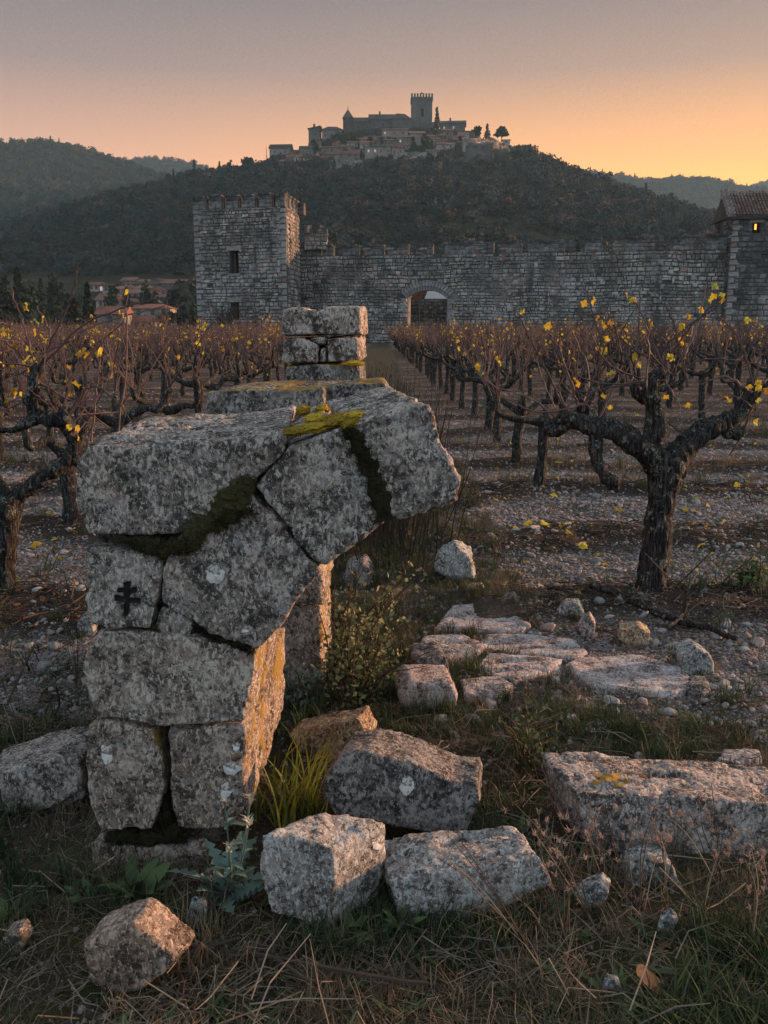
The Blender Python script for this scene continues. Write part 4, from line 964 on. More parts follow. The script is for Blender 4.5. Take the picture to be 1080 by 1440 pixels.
for px, pt, hw, D, sh, lb in [(126, 398, 11, 118, 'spire', 'dark pointed cypress in front of the valley houses'), (8, 384, 14, 150, 'oval', 'dark pine at the left edge of the picture'), (30, 377, 16, 155, 'cone', 'tallest dark conifer of the left clump'), (44, 384, 12, 160, 'oval', 'dark rounded conifer right of the tallest one'), (62, 392, 11, 170, 'cone', 'dark conifer between clump and cypress'), (78, 390, 12, 175, 'oval', 'broad dark tree left of the cypress'), (94, 398, 9, 180, 'oval', 'dark tree just left of the cypress'), (162, 392, 9, 300, 'oval', 'dark tree behind the white valley house'), (205, 397, 9, 260, 'oval', 'dark tree in front of the long grey house'), (212, 404, 9, 240, 'oval', 'dark bush like tree above the cream house'), (262, 384, 20, 280, 'oval', 'large bare brown tree left of the square tower'), (240, 404, 12, 210, 'oval', 'bare tree behind the cream house'), (150, 410, 8, 200, 'oval', 'dark tree above the pale barn'), (180, 404, 9, 260, 'cone', 'dark conifer in the middle of the valley'), (272, 428, 9, 140, 'oval', 'bush at the very foot of the tower edge'), (105, 416, 10, 130, 'oval', 'dark bush at the left foot of the cypress'), (250, 434, 12, 130, 'oval', 'low dark hedge tree right of the cream house')]:
    bare = 'bare' in lb
    single_tree(px, 462, pt, hw, sh, lb, 'bare_crown' if bare else 'evergreen', D=D, n=420 if D < 200 else 260, name='cypress' if sh == 'spire' else ('conifer' if sh == 'cone' else 'tree'))
g2 = np.random.default_rng(8); n = 260
y = g2.uniform(120, 235, n); px = g2.uniform(-80, 285, n); x = (px - 540) / FPX * y * 1.02
k = g2.random(n) < .9
scatter('valley_scrub', wood, np.stack([x, y, np.maximum(hill_z(x, y), 0) * (y > 178)], 1)[k], np.stack([0 * x, 0 * x, g2.uniform(0, 6, n)], 1)[k], g2.uniform(.15, .34, n)[k], g2.choice(6, n, p=[.4, .2, .25, 0, .13, .02])[k])
# ------------------------------------------------------------ the ruined arch in the foreground
ruin = empty('ruined_arch', (-.5, 2.9, 0), 'ruined granite arch pier with leaning blocks, moss, and a black double cross on one stone', 'ruin')
FD = 2.40
hits = {}
def in_poly(x, y, P):
    c = False; j = len(P) - 1
    for i in range(len(P)):
        if (P[i][1] > y) != (P[j][1] > y) and x < (P[j][0] - P[i][0]) * (y - P[i][1]) / (P[j][1] - P[i][1]) + P[i][0]: c = not c
        j = i
    return c
CROSS = np.random.default_rng(4).normal(0, .3, (20, 2)) + [(174, 819), (184, 817), (184, 826), (192, 825), (193, 832), (184, 834), (183, 840), (199, 840), (199, 848), (183, 848), (180, 866), (173, 866), (174, 847), (161, 845), (161, 838), (174, 838), (174, 833), (165, 833), (165, 827), (174, 826)]
def shrink(pts, k):
    P = np.asarray(pts, float); c = P.mean(0); d = P - c; L = np.linalg.norm(d, axis=1)[:, None]; return c + d * (1 - k / L)
def block(nm, pts, D, ext, m, seed, voxel=.0090, amp=.0100, sh=1.0, root=None, key=None, tilt=0.0, **kw):
    P = front(shrink(pts, sh), D)
    if tilt: P[:, 1] += (P[:, 2] - P[:, 2].min()) * tilt
    V, F = prism(P, ext); V, F = rough_stone(V, F, voxel, amp, seed, **kw)
    if key == 'cross':      # the mark is cut into the face
        d = V - np.array([0, 0, EYE]); fw = d[:, 1] * CP - d[:, 2] * SP; ux, uy = 540 + d[:, 0] / fw * FPX, 720 - (d[:, 1] * SP + d[:, 2] * CP) / fw * FPX
        for i in np.nonzero((V[:, 1] < FD + .05) & (ux > 155) & (ux < 205) & (uy > 812) & (uy < 870))[0]:
            if in_poly(ux[i], uy[i], CROSS): V[i, 1] += .008
    o = part(nm, V, F, M[m], root or ruin, True)
    if key: hits[key] = BVHTree.FromPolygons([Vector(v) for v in V], [tuple(f) for f in F])
    return o
fr = [
 ('lintel_block', [(108, 652), (120, 628), (250, 622), (345, 618), (404, 606), (398, 634), (352, 684), (285, 742), (250, 753), (122, 753), (110, 720)], (-.05, .80, .0), 'granite', 'lintel', dict(strata=.035)),
 ('voussoir', [(357, 684), (405, 628), (484, 598), (494, 604), (520, 662), (545, 734), (500, 767), (457, 793), (440, 784), (400, 738), (372, 706)], (-.1, .55, -.01), 'granite', 'v2', {}),
 ('voussoir', [(492, 596), (560, 578), (603, 570), (616, 605), (624, 632), (649, 672), (645, 702), (592, 722), (560, 733), (545, 722), (520, 655)], (-.10, .52, .02), 'granite', 'v3', {}),
 ('voussoir', [(240, 765), (292, 728), (350, 690), (398, 740), (440, 790), (452, 802), (418, 842), (394, 884), (362, 915), (296, 893), (226, 848), (232, 790)], (.0, .80, .0), 'granite', 'v4', {}),
 ('marked_stone', [(120, 768), (170, 772), (226, 784), (224, 832), (213, 889), (165, 886), (128, 878), (118, 842)], (0, .6, 0), 'granite_pink', 'cross', dict(voxel=.0055)),
 ('wedge_stone', [(226, 851), (250, 858), (273, 876), (269, 896), (243, 897), (219, 893), (216, 880)], (0, .4, 0), 'granite_pink', None, {}),
 ('course_stone', [(114, 938), (128, 900), (146, 887), (215, 891), (290, 899), (362, 920), (359, 952), (345, 1016), (232, 1022), (142, 1010), (122, 985)], (.03, .46, 0), 'granite_jamb', 'course', dict(strata=.03, sdir=(0, .1, 1), smask=0)),
 ('pier_stone', [(117, 1034), (140, 1013), (217, 1025), (227, 1060), (232, 1112), (216, 1165), (136, 1172), (120, 1122)], (0, .6, 0), 'granite_brown', 'pl', {}),
 ('pier_stone', [(237, 1030), (290, 1024), (346, 1020), (346, 1166), (247, 1166), (241, 1122)], (.02, .86, 0), 'granite_brown', 'pr', dict(strata=.03, sdir=(0, .1, 1), smask=0)),
 ('base_stone', [(128, 1186), (200, 1192), (292, 1190), (298, 1240), (132, 1240)], (0, .7, 0), 'granite_brown', None, {}),
 ('chock_stone', [(221, 1050), (234, 1052), (236, 1100), (226, 1098)], (0, .3, 0), 'granite_pink', None, {}),
]
for i, (nm, pts, ext, m, key, kw) in enumerate(fr):
    block(nm, pts, FD + (.02 if nm in ('base_stone', 'wedge_stone', 'chock_stone') else 0) + (.06 if nm == 'chock_stone' else 0), ext, m, 200 + i, key=key, **kw)
# blocks deeper in the jamb, behind the course stone
jb = front([(310, 925), (352, 925), (352, 1022), (310, 1022)], FD)
jb[:, 1] = 2.88
for i, (x0, x1, y0, y1, z0, z1, m) in enumerate([(-.75, -.405, 2.90, 3.24, .36, .64, 'granite_jamb'), (-.75, -.36, 2.9, 3.24, .66, .82, 'granite_jamb'), (-.82, -.30, 2.7, 3.25, .80, 1.06, 'granite_brown')]):
    V, F = box(x0, x1, y0, y1, z0, z1); V, F = rough_stone(V, F, .014, .012, 230 + i); part('jamb_stone', V, F, M[m], ruin, True)
# mortar core behind the joints
co_ = front([(130, 660), (380, 625), (480, 612), (535, 720), (470, 772), (440, 790), (400, 850), (352, 915), (335, 1010), (333, 1160), (280, 1230), (150, 1230), (135, 1000), (135, 780)], FD + .07)
V, F = prism(co_, (0, .6, 0)); part('rubble_core', *rough_stone(V, F, .025, .02, 240)[:2], M['ruin_core'], ruin, True)
# the rear of the passage: pier, fill, cap blocks and the stacked stones
rear = [
 ('rear_pier_stone', box(-.72, -.275, 3.72, 4.40, -.05, .40), 'granite_jamb', .016), ('rear_pier_stone', box(-.74, -.262, 3.70, 4.44, .41, .72), 'granite_jamb', .016), ('rear_pier_stone', box(-.74, -.285, 3.70, 4.40, .73, .96), 'granite_jamb', .018),
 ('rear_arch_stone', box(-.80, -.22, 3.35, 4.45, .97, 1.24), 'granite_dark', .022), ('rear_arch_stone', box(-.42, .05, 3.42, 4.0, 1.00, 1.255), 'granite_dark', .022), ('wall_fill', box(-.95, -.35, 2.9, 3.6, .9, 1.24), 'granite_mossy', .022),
]
for i, (nm, (V, F), m, vx) in enumerate(rear): part(nm, *rough_stone(V, F, vx, .014, 250 + i), M[m], ruin, True)
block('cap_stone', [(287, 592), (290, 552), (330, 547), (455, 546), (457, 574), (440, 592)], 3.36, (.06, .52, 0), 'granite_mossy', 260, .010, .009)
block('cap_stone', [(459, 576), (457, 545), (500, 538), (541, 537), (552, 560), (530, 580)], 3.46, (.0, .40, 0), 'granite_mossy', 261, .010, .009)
block('chock_stone', [(428, 586), (434, 573), (452, 572), (462, 580), (450, 592)], 3.05, (.02, .08, 0), 'granite_pale', 262, .012, .01)
stack = [
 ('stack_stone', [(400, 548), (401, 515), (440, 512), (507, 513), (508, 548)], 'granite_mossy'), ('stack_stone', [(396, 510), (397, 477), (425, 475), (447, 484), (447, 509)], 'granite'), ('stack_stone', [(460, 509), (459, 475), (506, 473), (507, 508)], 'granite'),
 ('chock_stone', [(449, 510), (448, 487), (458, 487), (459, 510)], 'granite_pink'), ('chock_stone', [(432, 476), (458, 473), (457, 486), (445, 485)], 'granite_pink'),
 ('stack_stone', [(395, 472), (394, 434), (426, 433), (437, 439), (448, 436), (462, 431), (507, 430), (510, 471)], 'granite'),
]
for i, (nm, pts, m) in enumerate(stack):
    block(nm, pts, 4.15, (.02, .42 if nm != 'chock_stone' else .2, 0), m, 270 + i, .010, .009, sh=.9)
# carved double cross, lichen discs: thin crusts lying on the stone
def crust(nm, poly, bvh, m, root, step=1.2, off=.0025):
    P = np.asarray(poly, float); x0, y0 = P.min(0); x1, y1 = P.max(0); nx, ny = int((x1 - x0) / step) + 2, int((y1 - y0) / step) + 2; idx, V, F = {}, [], []
    def vid(i, j):
        if (i, j) not in idx:
            d = ray(x0 + i * step, y0 + j * step).normalized(); h = bvh.ray_cast(Vector((0, 0, EYE)), d)
            q = h[0] - d * off if h[0] else None; idx[(i, j)] = len(V) if q else None
            if q: V.append(tuple(q))
        return idx[(i, j)]
    for i in range(nx):
        for j in range(ny):
            if in_poly(x0 + (i + .5) * step, y0 + (j + .5) * step, P):
                q = [vid(i, j), vid(i, j + 1), vid(i + 1, j + 1), vid(i + 1, j)]
                if None not in q: F.append(tuple(q))
    if F: return part(nm, V, F, M[m], root, True)
def disc(cx, cy, rx, ry, seed, lob=.18):
    t = np.linspace(0, 2 * math.pi, 36, endpoint=False); k = 1 + lob * fbm(np.stack([np.cos(t) * 1.5, np.sin(t) * 1.5, 0 * t + seed], 1), 3, seed)
    return np.stack([cx + rx * k * np.cos(t), cy + ry * k * np.sin(t)], 1)
cross = CROSS
crust('cross_mark', cross, hits['cross'], 'cross_paint', ruin, .8)
for k, cx, cy, rx, ry, s in [('v4', 303, 808, 15, 13, 1), ('v4', 345, 885, 5, 5, 2), ('pr', 325, 1082, 13, 9, 3), ('pr', 318, 1112, 8, 10, 4), ('pr', 332, 1050, 5, 6, 7), ('lintel', 215, 632, 12, 6, 5), ('v3', 575, 640, 10, 7, 6), ('course', 200, 905, 26, 9, 8), ('pl', 150, 1060, 8, 13, 9)]:
    if s in (5, 6, 8): continue
    crust('lichen_patch', disc(cx, cy, rx, ry, s, .25), hits[k], 'lichen_white', ruin, .9)
# moss along the joints
def moss_strip(pts, wid, D, bulge, m, seed, name='moss', fuzz=1.0):
    g2 = np.random.default_rng(seed); P = spline([(x, y) for x, y in pts], 10); wd = np.interp(np.linspace(0, 1, len(P)), np.linspace(0, 1, len(wid)), wid)
    T = np.gradient(P, axis=0); T /= np.linalg.norm(T, axis=1)[:, None]; Nn = np.stack([-T[:, 1], T[:, 0]], 1); nv = 11; V = []
    for i, p in enumerate(P):
        for j in range(nv):
            v = (j / (nv - 1) - .5) * 2; ww = wd[i] / 2 * (1 + .45 * vnoise(np.array([[i * .35, v * 2, seed]]), 3)[0] + .4 * vnoise(np.array([[i * 1.1, v * 3, seed + 5]]), 3)[0]); q = p + Nn[i] * v * ww
            w = W(q[0], q[1], D); V.append((w.x, w.y - .55 * bulge * max(0, 1 - v * v) * (1 + .5 * vnoise(np.array([[w.x * 45, w.z * 45, seed]]), 4)[0]) + .028 * v ** 4, w.z))
    V = np.array(V); V += .008 * np.stack([vnoise(V * 70, 8), vnoise(V * 70, 9), vnoise(V * 70, 10)], 1); n = len(P)
    F = [(i * nv + j, i * nv + j + 1, (i + 1) * nv + j + 1, (i + 1) * nv + j) for i in range(n - 1) for j in range(nv - 1)]
    fz = [(V, F)]; nb = int(len(V) * 4 * fuzz); idx = g2.integers(0, len(V), nb); Vb, Fb = [], []
    for k, i in enumerate(idx):
        p = V[i] + g2.normal(0, .004, 3); d = np.array([g2.normal(0, .55), -1, g2.normal(.1, .6)]); d /= np.linalg.norm(d); L = g2.uniform(.006, .016); s = np.cross(d, g2.normal(0, 1, 3)); s /= np.linalg.norm(s)
        Vb += [p - s * .0016, p + s * .0016, p + d * L]; Fb.append((3 * k, 3 * k + 1, 3 * k + 2))
    fz.append((np.array(Vb), Fb)); V, F = join(fz); return part(name, V, F, M[m], ruin)
moss_strip([(170, 756), (205, 768), (240, 772), (270, 765)], [8, 26, 30, 22], FD - .004, .020, 'moss', 1)
moss_strip([(262, 768), (285, 745), (318, 715), (352, 672)], [28, 42, 66, 18], FD - .004, .016, 'moss', 2)
moss_strip([(300, 738), (330, 726), (356, 716)], [22, 30, 8], FD - .004, .016, 'moss', 3)
moss_strip([(490, 602), (506, 635), (524, 672), (543, 730)], [24, 30, 36, 30], FD - .006, .014, 'moss', 4)
moss_strip([(272, 880), (300, 893), (335, 908), (358, 917)], [10, 12, 13, 8], FD + .012, .012, 'moss', 5)
moss_strip([(150, 1180), (205, 1180), (250, 1172), (262, 1178)], [10, 24, 30, 16], FD + .03, .02, 'moss', 6)
moss_strip([(228, 1100), (234, 1140), (236, 1165)], [8, 14, 26], FD + .05, .015, 'moss', 7)
moss_strip([(405, 742), (430, 768), (446, 784)], [5, 9, 6], FD + .01, .010, 'moss', 8)
moss_strip([(214, 880), (226, 897), (246, 902)], [8, 12, 8], FD + .02, .012, 'moss', 9)
def cushion(px, py, D, rx, ry, rz, seed, m='moss_gold', tilt=0.0, root=None, z=None, nb=260):
    g2 = np.random.default_rng(seed); c = np.array(W(px, py, D))
    if z is not None: c[2] = z
    bm = bmesh.new(); bmesh.ops.create_icosphere(bm, subdivisions=4, radius=1); V = np.array([v.co for v in bm.verts]); F = [tuple(v.index for v in f.verts) for f in bm.faces]; bm.free()
    V = V * (1 + .22 * fbm(V * 2.6 + seed, 3, seed) + .07 * vnoise(V * 14, seed))[:, None] * np.array([rx, ry, rz]); ct, st_ = math.cos(tilt), math.sin(tilt); V = V @ np.array([[ct, 0, -st_], [0, 1, 0], [st_, 0, ct]]).T
    Vb, Fb = [], []
    for k in range(nb):
        p = V[g2.integers(len(V))]; d = p / (np.linalg.norm(p) + 1e-6) + g2.normal(0, .4, 3); s = g2.normal(0, 1, 3); s /= np.linalg.norm(s); Vb += [p - s * .0015, p + s * .0015, p + d / np.linalg.norm(d) * g2.uniform(.004, .010)]; Fb.append((3 * k, 3 * k + 1, 3 * k + 2))
    V, F = join([(V, F), (np.array(Vb), Fb)]); return part('moss_cushion', V + c, F, M[m], root or ruin, False)
for i, (px, py, D, rx, ry, rz, t) in enumerate([(415, 606, 2.42, .036, .05, .012, .1), (440, 601, 2.44, .050, .05, .014, .15), (470, 592, 2.46, .045, .05, .018, .25), (496, 586, 2.50, .032, .05, .014, .2), (492, 596, 2.42, .026, .03, .016, .2), (442, 588, 2.62, .030, .05, .014, .1), (455, 575, 3.0, .024, .04, .014, .1), (426, 577, 3.0, .022, .04, .016, 0), (440, 579, 3.3, .02, .04, .012, 0)]): cushion(px, py, D, rx, ry, rz, 40 + i, tilt=t)
cushion(440, 556, 3.44, .04, .06, .010, 60); cushion(498, 511, 4.14, .05, .03, .012, 61); cushion(418, 548, 3.6, .05, .08, .01, 62); cushion(380, 546, 3.75, .07, .07, .008, 63)
cushion(448, 566, 3.42, .02, .03, .05, 64, m='moss')

# ------------------------------------------------------------ fallen blocks
CONTACT = []
def fallen(nm, pts, base_py, ext, m, seed, label, cat='stone', voxel=.0085, amp=.0070, D=None, key=None, tilt=0.0, sink=.02, **kw):
    P0 = np.asarray(pts, float); bx = P0[:, 0].mean(); Dd = D or G(bx, base_py).y
    P = front(pts, Dd)
    if tilt: P[:, 1] += (P[:, 2] - P[:, 2].min()) * tilt
    if D is None: P[:, 2] -= sink * (P[:, 2] < P[:, 2].min() + .03)
    V, F = prism(P, ext); V, F = rough_stone(V, F, voxel, amp, seed, **kw); c = V.mean(0); c[2] = V[:, 2].min()
    lowv = V[V[:, 2] < V[:, 2].min() + .05]; CONTACT.extend([(*q[:2], Dd) for q in lowv[:: max(1, len(lowv) // 26)]]) if D is None else None
    o = tag(solo(nm, V, F, M[m], c, True), label, cat)
    if key: hits[key] = BVHTree.FromPolygons([Vector(v) for v in V], [tuple(f) for f in F])
    return o
fb = fallen('stone_block', [(370, 1174), (420, 1180), (468, 1192), (470, 1240), (457, 1299), (380, 1283), (363, 1216)], 1298, (.14, .12, .0), 'granite_pale', 301, 'cube shaped pale block in front of the pier foot, lower left of three tumbled stones', key='b1')
tb_ = fallen('stone_block', [(451, 1102), (480, 1064), (519, 1059), (583, 1074), (636, 1100), (672, 1100), (676, 1126), (655, 1170), (634, 1177), (544, 1162), (468, 1147)], 1180, (.03, .18, .0), 'granite_dark', 302, 'dark speckled block with a round pale lichen spot, lying across two other stones', D=2.50, key='b2')
fallen('stone_block', [(549, 1238), (600, 1228), (650, 1224), (766, 1215), (779, 1244), (672, 1283), (566, 1290)], 1287, (-.05, .20, .0), 'granite_pale', 303, 'ridged flat block under the dark speckled one, lower right of three tumbled stones', strata=.075, sdir=(1, .25, 0), key='b3')
M['slab_mossy'] = granite('slab_mossy', (.25, .22, .21), (.36, .305, .285), crust_amt=.7, pale_amt=.5, tint=(.30, .17, .14), tint_amt=.4)
fallen('stone_block', [(812, 1115), (900, 1117), (1000, 1124), (1160, 1138), (1160, 1215), (960, 1204), (824, 1194)], 1198, (-.07, .27, .0), 'slab_mossy', 304, 'long layered slab with orange lichen, half buried at the right edge', strata=.040, sdir=(1, .15, 0), key='b4', amp=.009)
fallen('stone_block', [(405, 1034), (451, 1021), (504, 1010), (517, 1034), (511, 1050), (486, 1060), (420, 1052)], 1058, (.04, .13, .0), 'ochre', 305, 'sunlit orange toned wedge of stone behind the dark speckled block')
M['ochre_grey'] = granite('ochre_grey', (.25, .185, .14), (.32, .25, .20), crust_amt=.35, pale_amt=.5, tint=(.27, .16, .10), tint_amt=.5)
fallen('stone_block', [(117, 1328), (150, 1312), (187, 1299), (207, 1314), (238, 1342), (251, 1353), (230, 1368), (197, 1385), (156, 1398), (121, 1382)], 1396, (.03, .09, .012), 'ochre_grey', 306, 'angular brown rock with a grey lichen patch, alone in the grass at lower left', key='b6')
fallen('stone_block', [(-40, 1104), (30, 1078), (80, 1066), (112, 1072), (116, 1110), (70, 1138), (-40, 1150)], 1146, (.0, .26, .0), 'granite', 307, 'pale rounded block left of the pier, cut by the left edge')
fallen('stone_block', [(58, 1128), (95, 1113), (118, 1112), (116, 1124), (70, 1140)], 1140, (.0, .06, .0), 'granite_pale', 308, 'thin pale stone sliver between the left block and the pier')
fallen('stone_block', [(558, 972), (575, 960), (636, 960), (646, 978), (640, 996), (565, 994)], 996, (-.02, .22, .0), 'slab', 309, 'low flat block beside the shrub, under a smaller grey one', voxel=.014)
fallen('stone_block', [(582, 948), (584, 926), (628, 922), (636, 952), (632, 962), (590, 960)], 962, (-.03, .20, .0), 'granite_dark', 310, 'small grey squared block right of the shrub', voxel=.014)
M['bluestone'] = granite('bluestone', (.24, .26, .26), (.34, .355, .35), crust_amt=.3, pale_amt=.5, tint=(.2, .2, .2), tint_amt=.2)
fallen('stone_block', [(610, 800), (618, 780), (640, 770), (662, 782), (667, 808), (640, 814)], 815, (.02, .22, .0), 'bluestone', 311, 'blue grey angular rock at the edge of the gravel, behind the shrub', voxel=.016, amp=.02)
fallen('stone_block', [(482, 812), (490, 795), (510, 790), (522, 806), (518, 824), (490, 826)], 826, (.02, .2, .0), 'granite_dark', 312, 'dark stone in the grass behind the arch, left of the blue grey rock', voxel=.016, amp=.02)
fallen('stone_block', [(656, 838), (660, 827), (682, 824), (684, 838), (676, 844)], 844, (.0, .12, .0), 'ochre', 313, 'little pinkish block above the first flagstone', voxel=.014)
fallen('stone_block', [(106, 880), (112, 868), (128, 866), (132, 890), (118, 896)], 896, (.0, .15, .0), 'bluestone', 314, 'bluish stone wedged against the left side of the pier', voxel=.014)
fallen('stone_block', [(958, 945), (962, 924), (985, 913), (1003, 925), (1004, 946), (980, 952)], 952, (.0, .16, .0), 'bluestone', 315, 'dark rounded boulder right of the long flagstone', voxel=.014, amp=.012)
fallen('stone_block', [(868, 900), (872, 886), (900, 882), (916, 890), (914, 903), (890, 908)], 908, (.02, .13, .0), 'ochre', 316, 'pinkish stone below the big vine trunk', voxel=.014)
fallen('stone_block', [(812, 886), (818, 872), (830, 866), (838, 878), (836, 894), (822, 896)], 896, (.02, .10, .0), 'slab', 317, 'upright pinkish stone left of the pinkish block below the vine', voxel=.014)
fallen('stone_block', [(780, 862), (792, 850), (814, 850), (822, 862), (810, 874), (794, 872)], 874, (.03, .12, .0), 'bluestone', 318, 'bluish white stone between flagstone and vine trunk', voxel=.014)
fallen('stone_block', [(702, 856), (708, 842), (722, 838), (730, 850), (730, 862), (716, 864)], 864, (.02, .12, .0), 'granite_brown', 319, 'brown stone at the far corner of the first flagstone', voxel=.014)
fallen('stone_block', [(882, 1244), (886, 1222), (915, 1211), (945, 1216), (958, 1236), (930, 1248)], 1248, (.0, .09, .0), 'bluestone', 320, 'arched pale stone in dry grass just below the long slab', amp=.006)
fallen('stone_block', [(806, 1262), (822, 1250), (846, 1242), (858, 1254), (846, 1276), (826, 1282)], 1282, (.02, .06, .0), 'bluestone', 321, 'pale rounded stone in dry grass right of the ridged block', amp=.006)
fallen('stone_block', [(922, 1306), (930, 1294), (944, 1288), (954, 1296), (944, 1310), (928, 1317)], 1317, (.01, .035, .0), 'bluestone', 322, 'small pale egg shaped stone at lower right', amp=.004, voxel=.006)
fallen('stone_block', [(260, 1290), (264, 1276), (282, 1273), (292, 1284), (288, 1298), (268, 1298)], 1298, (.0, .05, .0), 'bluestone', 323, 'small bluish stone under the thistle', amp=.005, voxel=.007)
fallen('stone_block', [(-6, 1330), (6, 1314), (28, 1312), (38, 1328), (20, 1340), (0, 1344)], 1344, (.0, .06, .0), 'granite_brown', 324, 'reddish stone at the left edge beside the angular brown rock', amp=.006, voxel=.008)
fallen('stone_block', [(848, 1388), (856, 1380), (872, 1382), (878, 1392), (862, 1398)], 1398, (.0, .03, .0), 'bluestone', 325, 'tiny bluish stone left of the brown leaf', amp=.003, voxel=.005)
fallen('stone_block', [(780, 1412), (784, 1405), (792, 1408), (792, 1417), (784, 1419)], 1419, (.0, .02, .0), 'granite_pale', 326, 'tiny white pebble near the bottom edge', amp=.002, voxel=.004)
fallen('stone_block', [(1028, 1408), (1036, 1400), (1050, 1406), (1052, 1414), (1036, 1418)], 1418, (.0, .03, .0), 'granite_pale', 327, 'little whitish stone at the lower right corner', amp=.003, voxel=.005)
for k, cx, cy, rx, ry, s, host in [('b2', 572, 1106, 10, 13, 11, tb_), ('b1', 531, 1186, 8, 9, 12, fb)]: crust('lichen_patch', disc(cx, cy, rx, ry, s, .2), hits[k], 'lichen_white', host, .9)
for key, cx, cy, rx, ry, s in [('b4', 858, 1094, 14, 5, 21), ('b4', 838, 1100, 8, 3, 22), ('b4', 880, 1098, 9, 3, 23), ('b4', 845, 1090, 7, 3, 24), ('b4', 905, 1092, 6, 2, 25), ('b4', 870, 1104, 6, 2.5, 26)]:
    slab_o = [o for o in col.objects if o.get('label', '').startswith('long layered slab')][0]
    M.setdefault('orange_lichen', plain('orange_lichen', (.23, .135, .035), 1, .4)); crust('lichen_patch', disc(cx, cy, rx, ry, s, .6), hits[key], 'orange_lichen', slab_o, .9)

# flagstones of the old path
FLAGP = []
def flag(nm, pts, top, seed, label, m='slab', strata=.014):
    q0 = G(np.mean([q[0] for q in pts]), np.mean([q[1] for q in pts])); top = min(max(gz1(q0.x, q0.y), -.03), .010) + .020 + .2 * top; P = np.array([G(x, y, top) for x, y in pts]); P = P.mean(0) + (P - P.mean(0)) * 1.10; FLAGP.append(P[:, :2].copy()); V, F = prism(P, (0, 0, -top - .09)); V, F = rough_stone(V, F, .011, .005, seed, strata=strata * 1.8, sdir=(1, .1, 0)); c = V.mean(0); c[2] = -.05
    return tag(solo(nm, V, F, M[m], c, True), label, 'flagstone')
flag('flagstone', [(618, 880), (640, 852), (690, 846), (716, 850), (738, 876), (730, 884), (690, 882)], .040, 331, 'farthest flagstone, a pinkish slab with smooth top near the blue grey rock')
flag('flagstone', [(588, 918), (600, 892), (650, 892), (682, 906), (664, 920), (630, 926)], .035, 332, 'low cracked flagstone between the shrub and the split slab')
flag('flagstone', [(684, 912), (690, 892), (740, 892), (800, 898), (820, 914), (806, 922), (740, 918)], .035, 333, 'upper half of the split flagstone in the middle of the path')
flag('flagstone', [(676, 936), (690, 918), (740, 922), (786, 926), (770, 940), (728, 950), (700, 948)], .035, 334, 'lower half of the split flagstone in the middle of the path')
flag('flagstone', [(762, 950), (772, 934), (790, 936), (786, 956)], .04, 335, 'small broken corner beside the split flagstone')
flag('flagstone', [(804, 934), (822, 922), (900, 922), (958, 940), (968, 958), (950, 974), (900, 968), (830, 958)], .04, 336, 'long pinkish flagstone with deep grooves, nearest the big vine')
flag('flagstone', [(966, 966), (970, 950), (992, 950), (998, 966), (986, 974)], .05, 337, 'small grey slab end beside the dark rounded boulder', 'granite_dark')
flag('flagstone', [(650, 905 + 50), (700, 950), (720, 962), (690, 976), (655, 972)], .03, 338, 'sunken slab piece in front of the split flagstone')
flag('flagstone', [(1010, 1066), (1020, 1052), (1064, 1054), (1070, 1064), (1040, 1072)], .03, 339, 'flat stone in dry grass above the long layered slab')

# loose stones on the gravel: individual, small
def pebble_mesh(seed, sub=3):
    bm = bmesh.new(); bmesh.ops.create_icosphere(bm, subdivisions=sub, radius=1); V = np.array([v.co for v in bm.verts]); F = [tuple(v.index for v in f.verts) for f in bm.faces]; bm.free()
    g2 = np.random.default_rng(seed); V = V * (1 + .28 * fbm(V * .9 + seed * 3, 2, seed) + .10 * fbm(V * 3 + seed, 2, seed + 1))[:, None]
    for k in range(4):   # broken faces
        d = g2.normal(0, 1, 3); d /= np.linalg.norm(d); h = g2.uniform(.5, .85); t = V @ d; V = V - np.outer(np.maximum(t - h, 0) * .85, d)
    return V * [1, g2.uniform(.65, .95), g2.uniform(.45, .75)], F
peb = [mesh('stone', *pebble_mesh(s), M['field_stone'], True) for s in range(14)]
g2 = np.random.default_rng(77); placed = []
spots = [(437 + 250, 700), (838, 700), (745, 778), (657, 722), (700, 690), (862, 692), (965, 752), (1040, 770), (998, 735), (690, 760), (725, 752), (752, 750), (655, 690), (820, 766), (780, 755), (880, 765), (640, 598), (1000, 560), (1058, 702), (842, 858), (856, 870), (736, 884), (770, 884), (955, 870), (1050, 880), (1020, 880), (1060, 930), (990, 985), (1040, 968), (620, 1010), (690, 985), (730, 1012), (760, 1005), (800, 1010), (830, 990), (860, 985), (905, 990), (940, 1005), (980, 1010), (1010, 1012), (1040, 1020), (660, 1005), (700, 1030), (745, 1035), (90, 775), (55, 845), (140, 790), (76, 910), (100, 915), (60, 935), (30, 780), (115, 840), (85, 890), (40, 905), (870, 855), (905, 850), (930, 885), (945, 905), (1005, 895), (1025, 905), (1065, 905), (600, 770), (590, 800)]
for i in range(235):
    while True:
        px, py = g2.uniform(590, 1080) if g2.random() < .85 else g2.uniform(0, 110), 600 + 440 * g2.random() ** .75
        q = G(px, py); a, b_, c_ = cover(np.array([q.x]), np.array([q.y])); ok_ = a[0] > .35 or c_[0] > .6
        if ok_ and not any(math.hypot(px - x, (py - y) * 2) < 13 for x, y in spots) and not (580 < px < 1000 and 840 < py < 985) and not (900 < px < 965 and py < 840): break
    spots.append((px, py))
GRP = {}
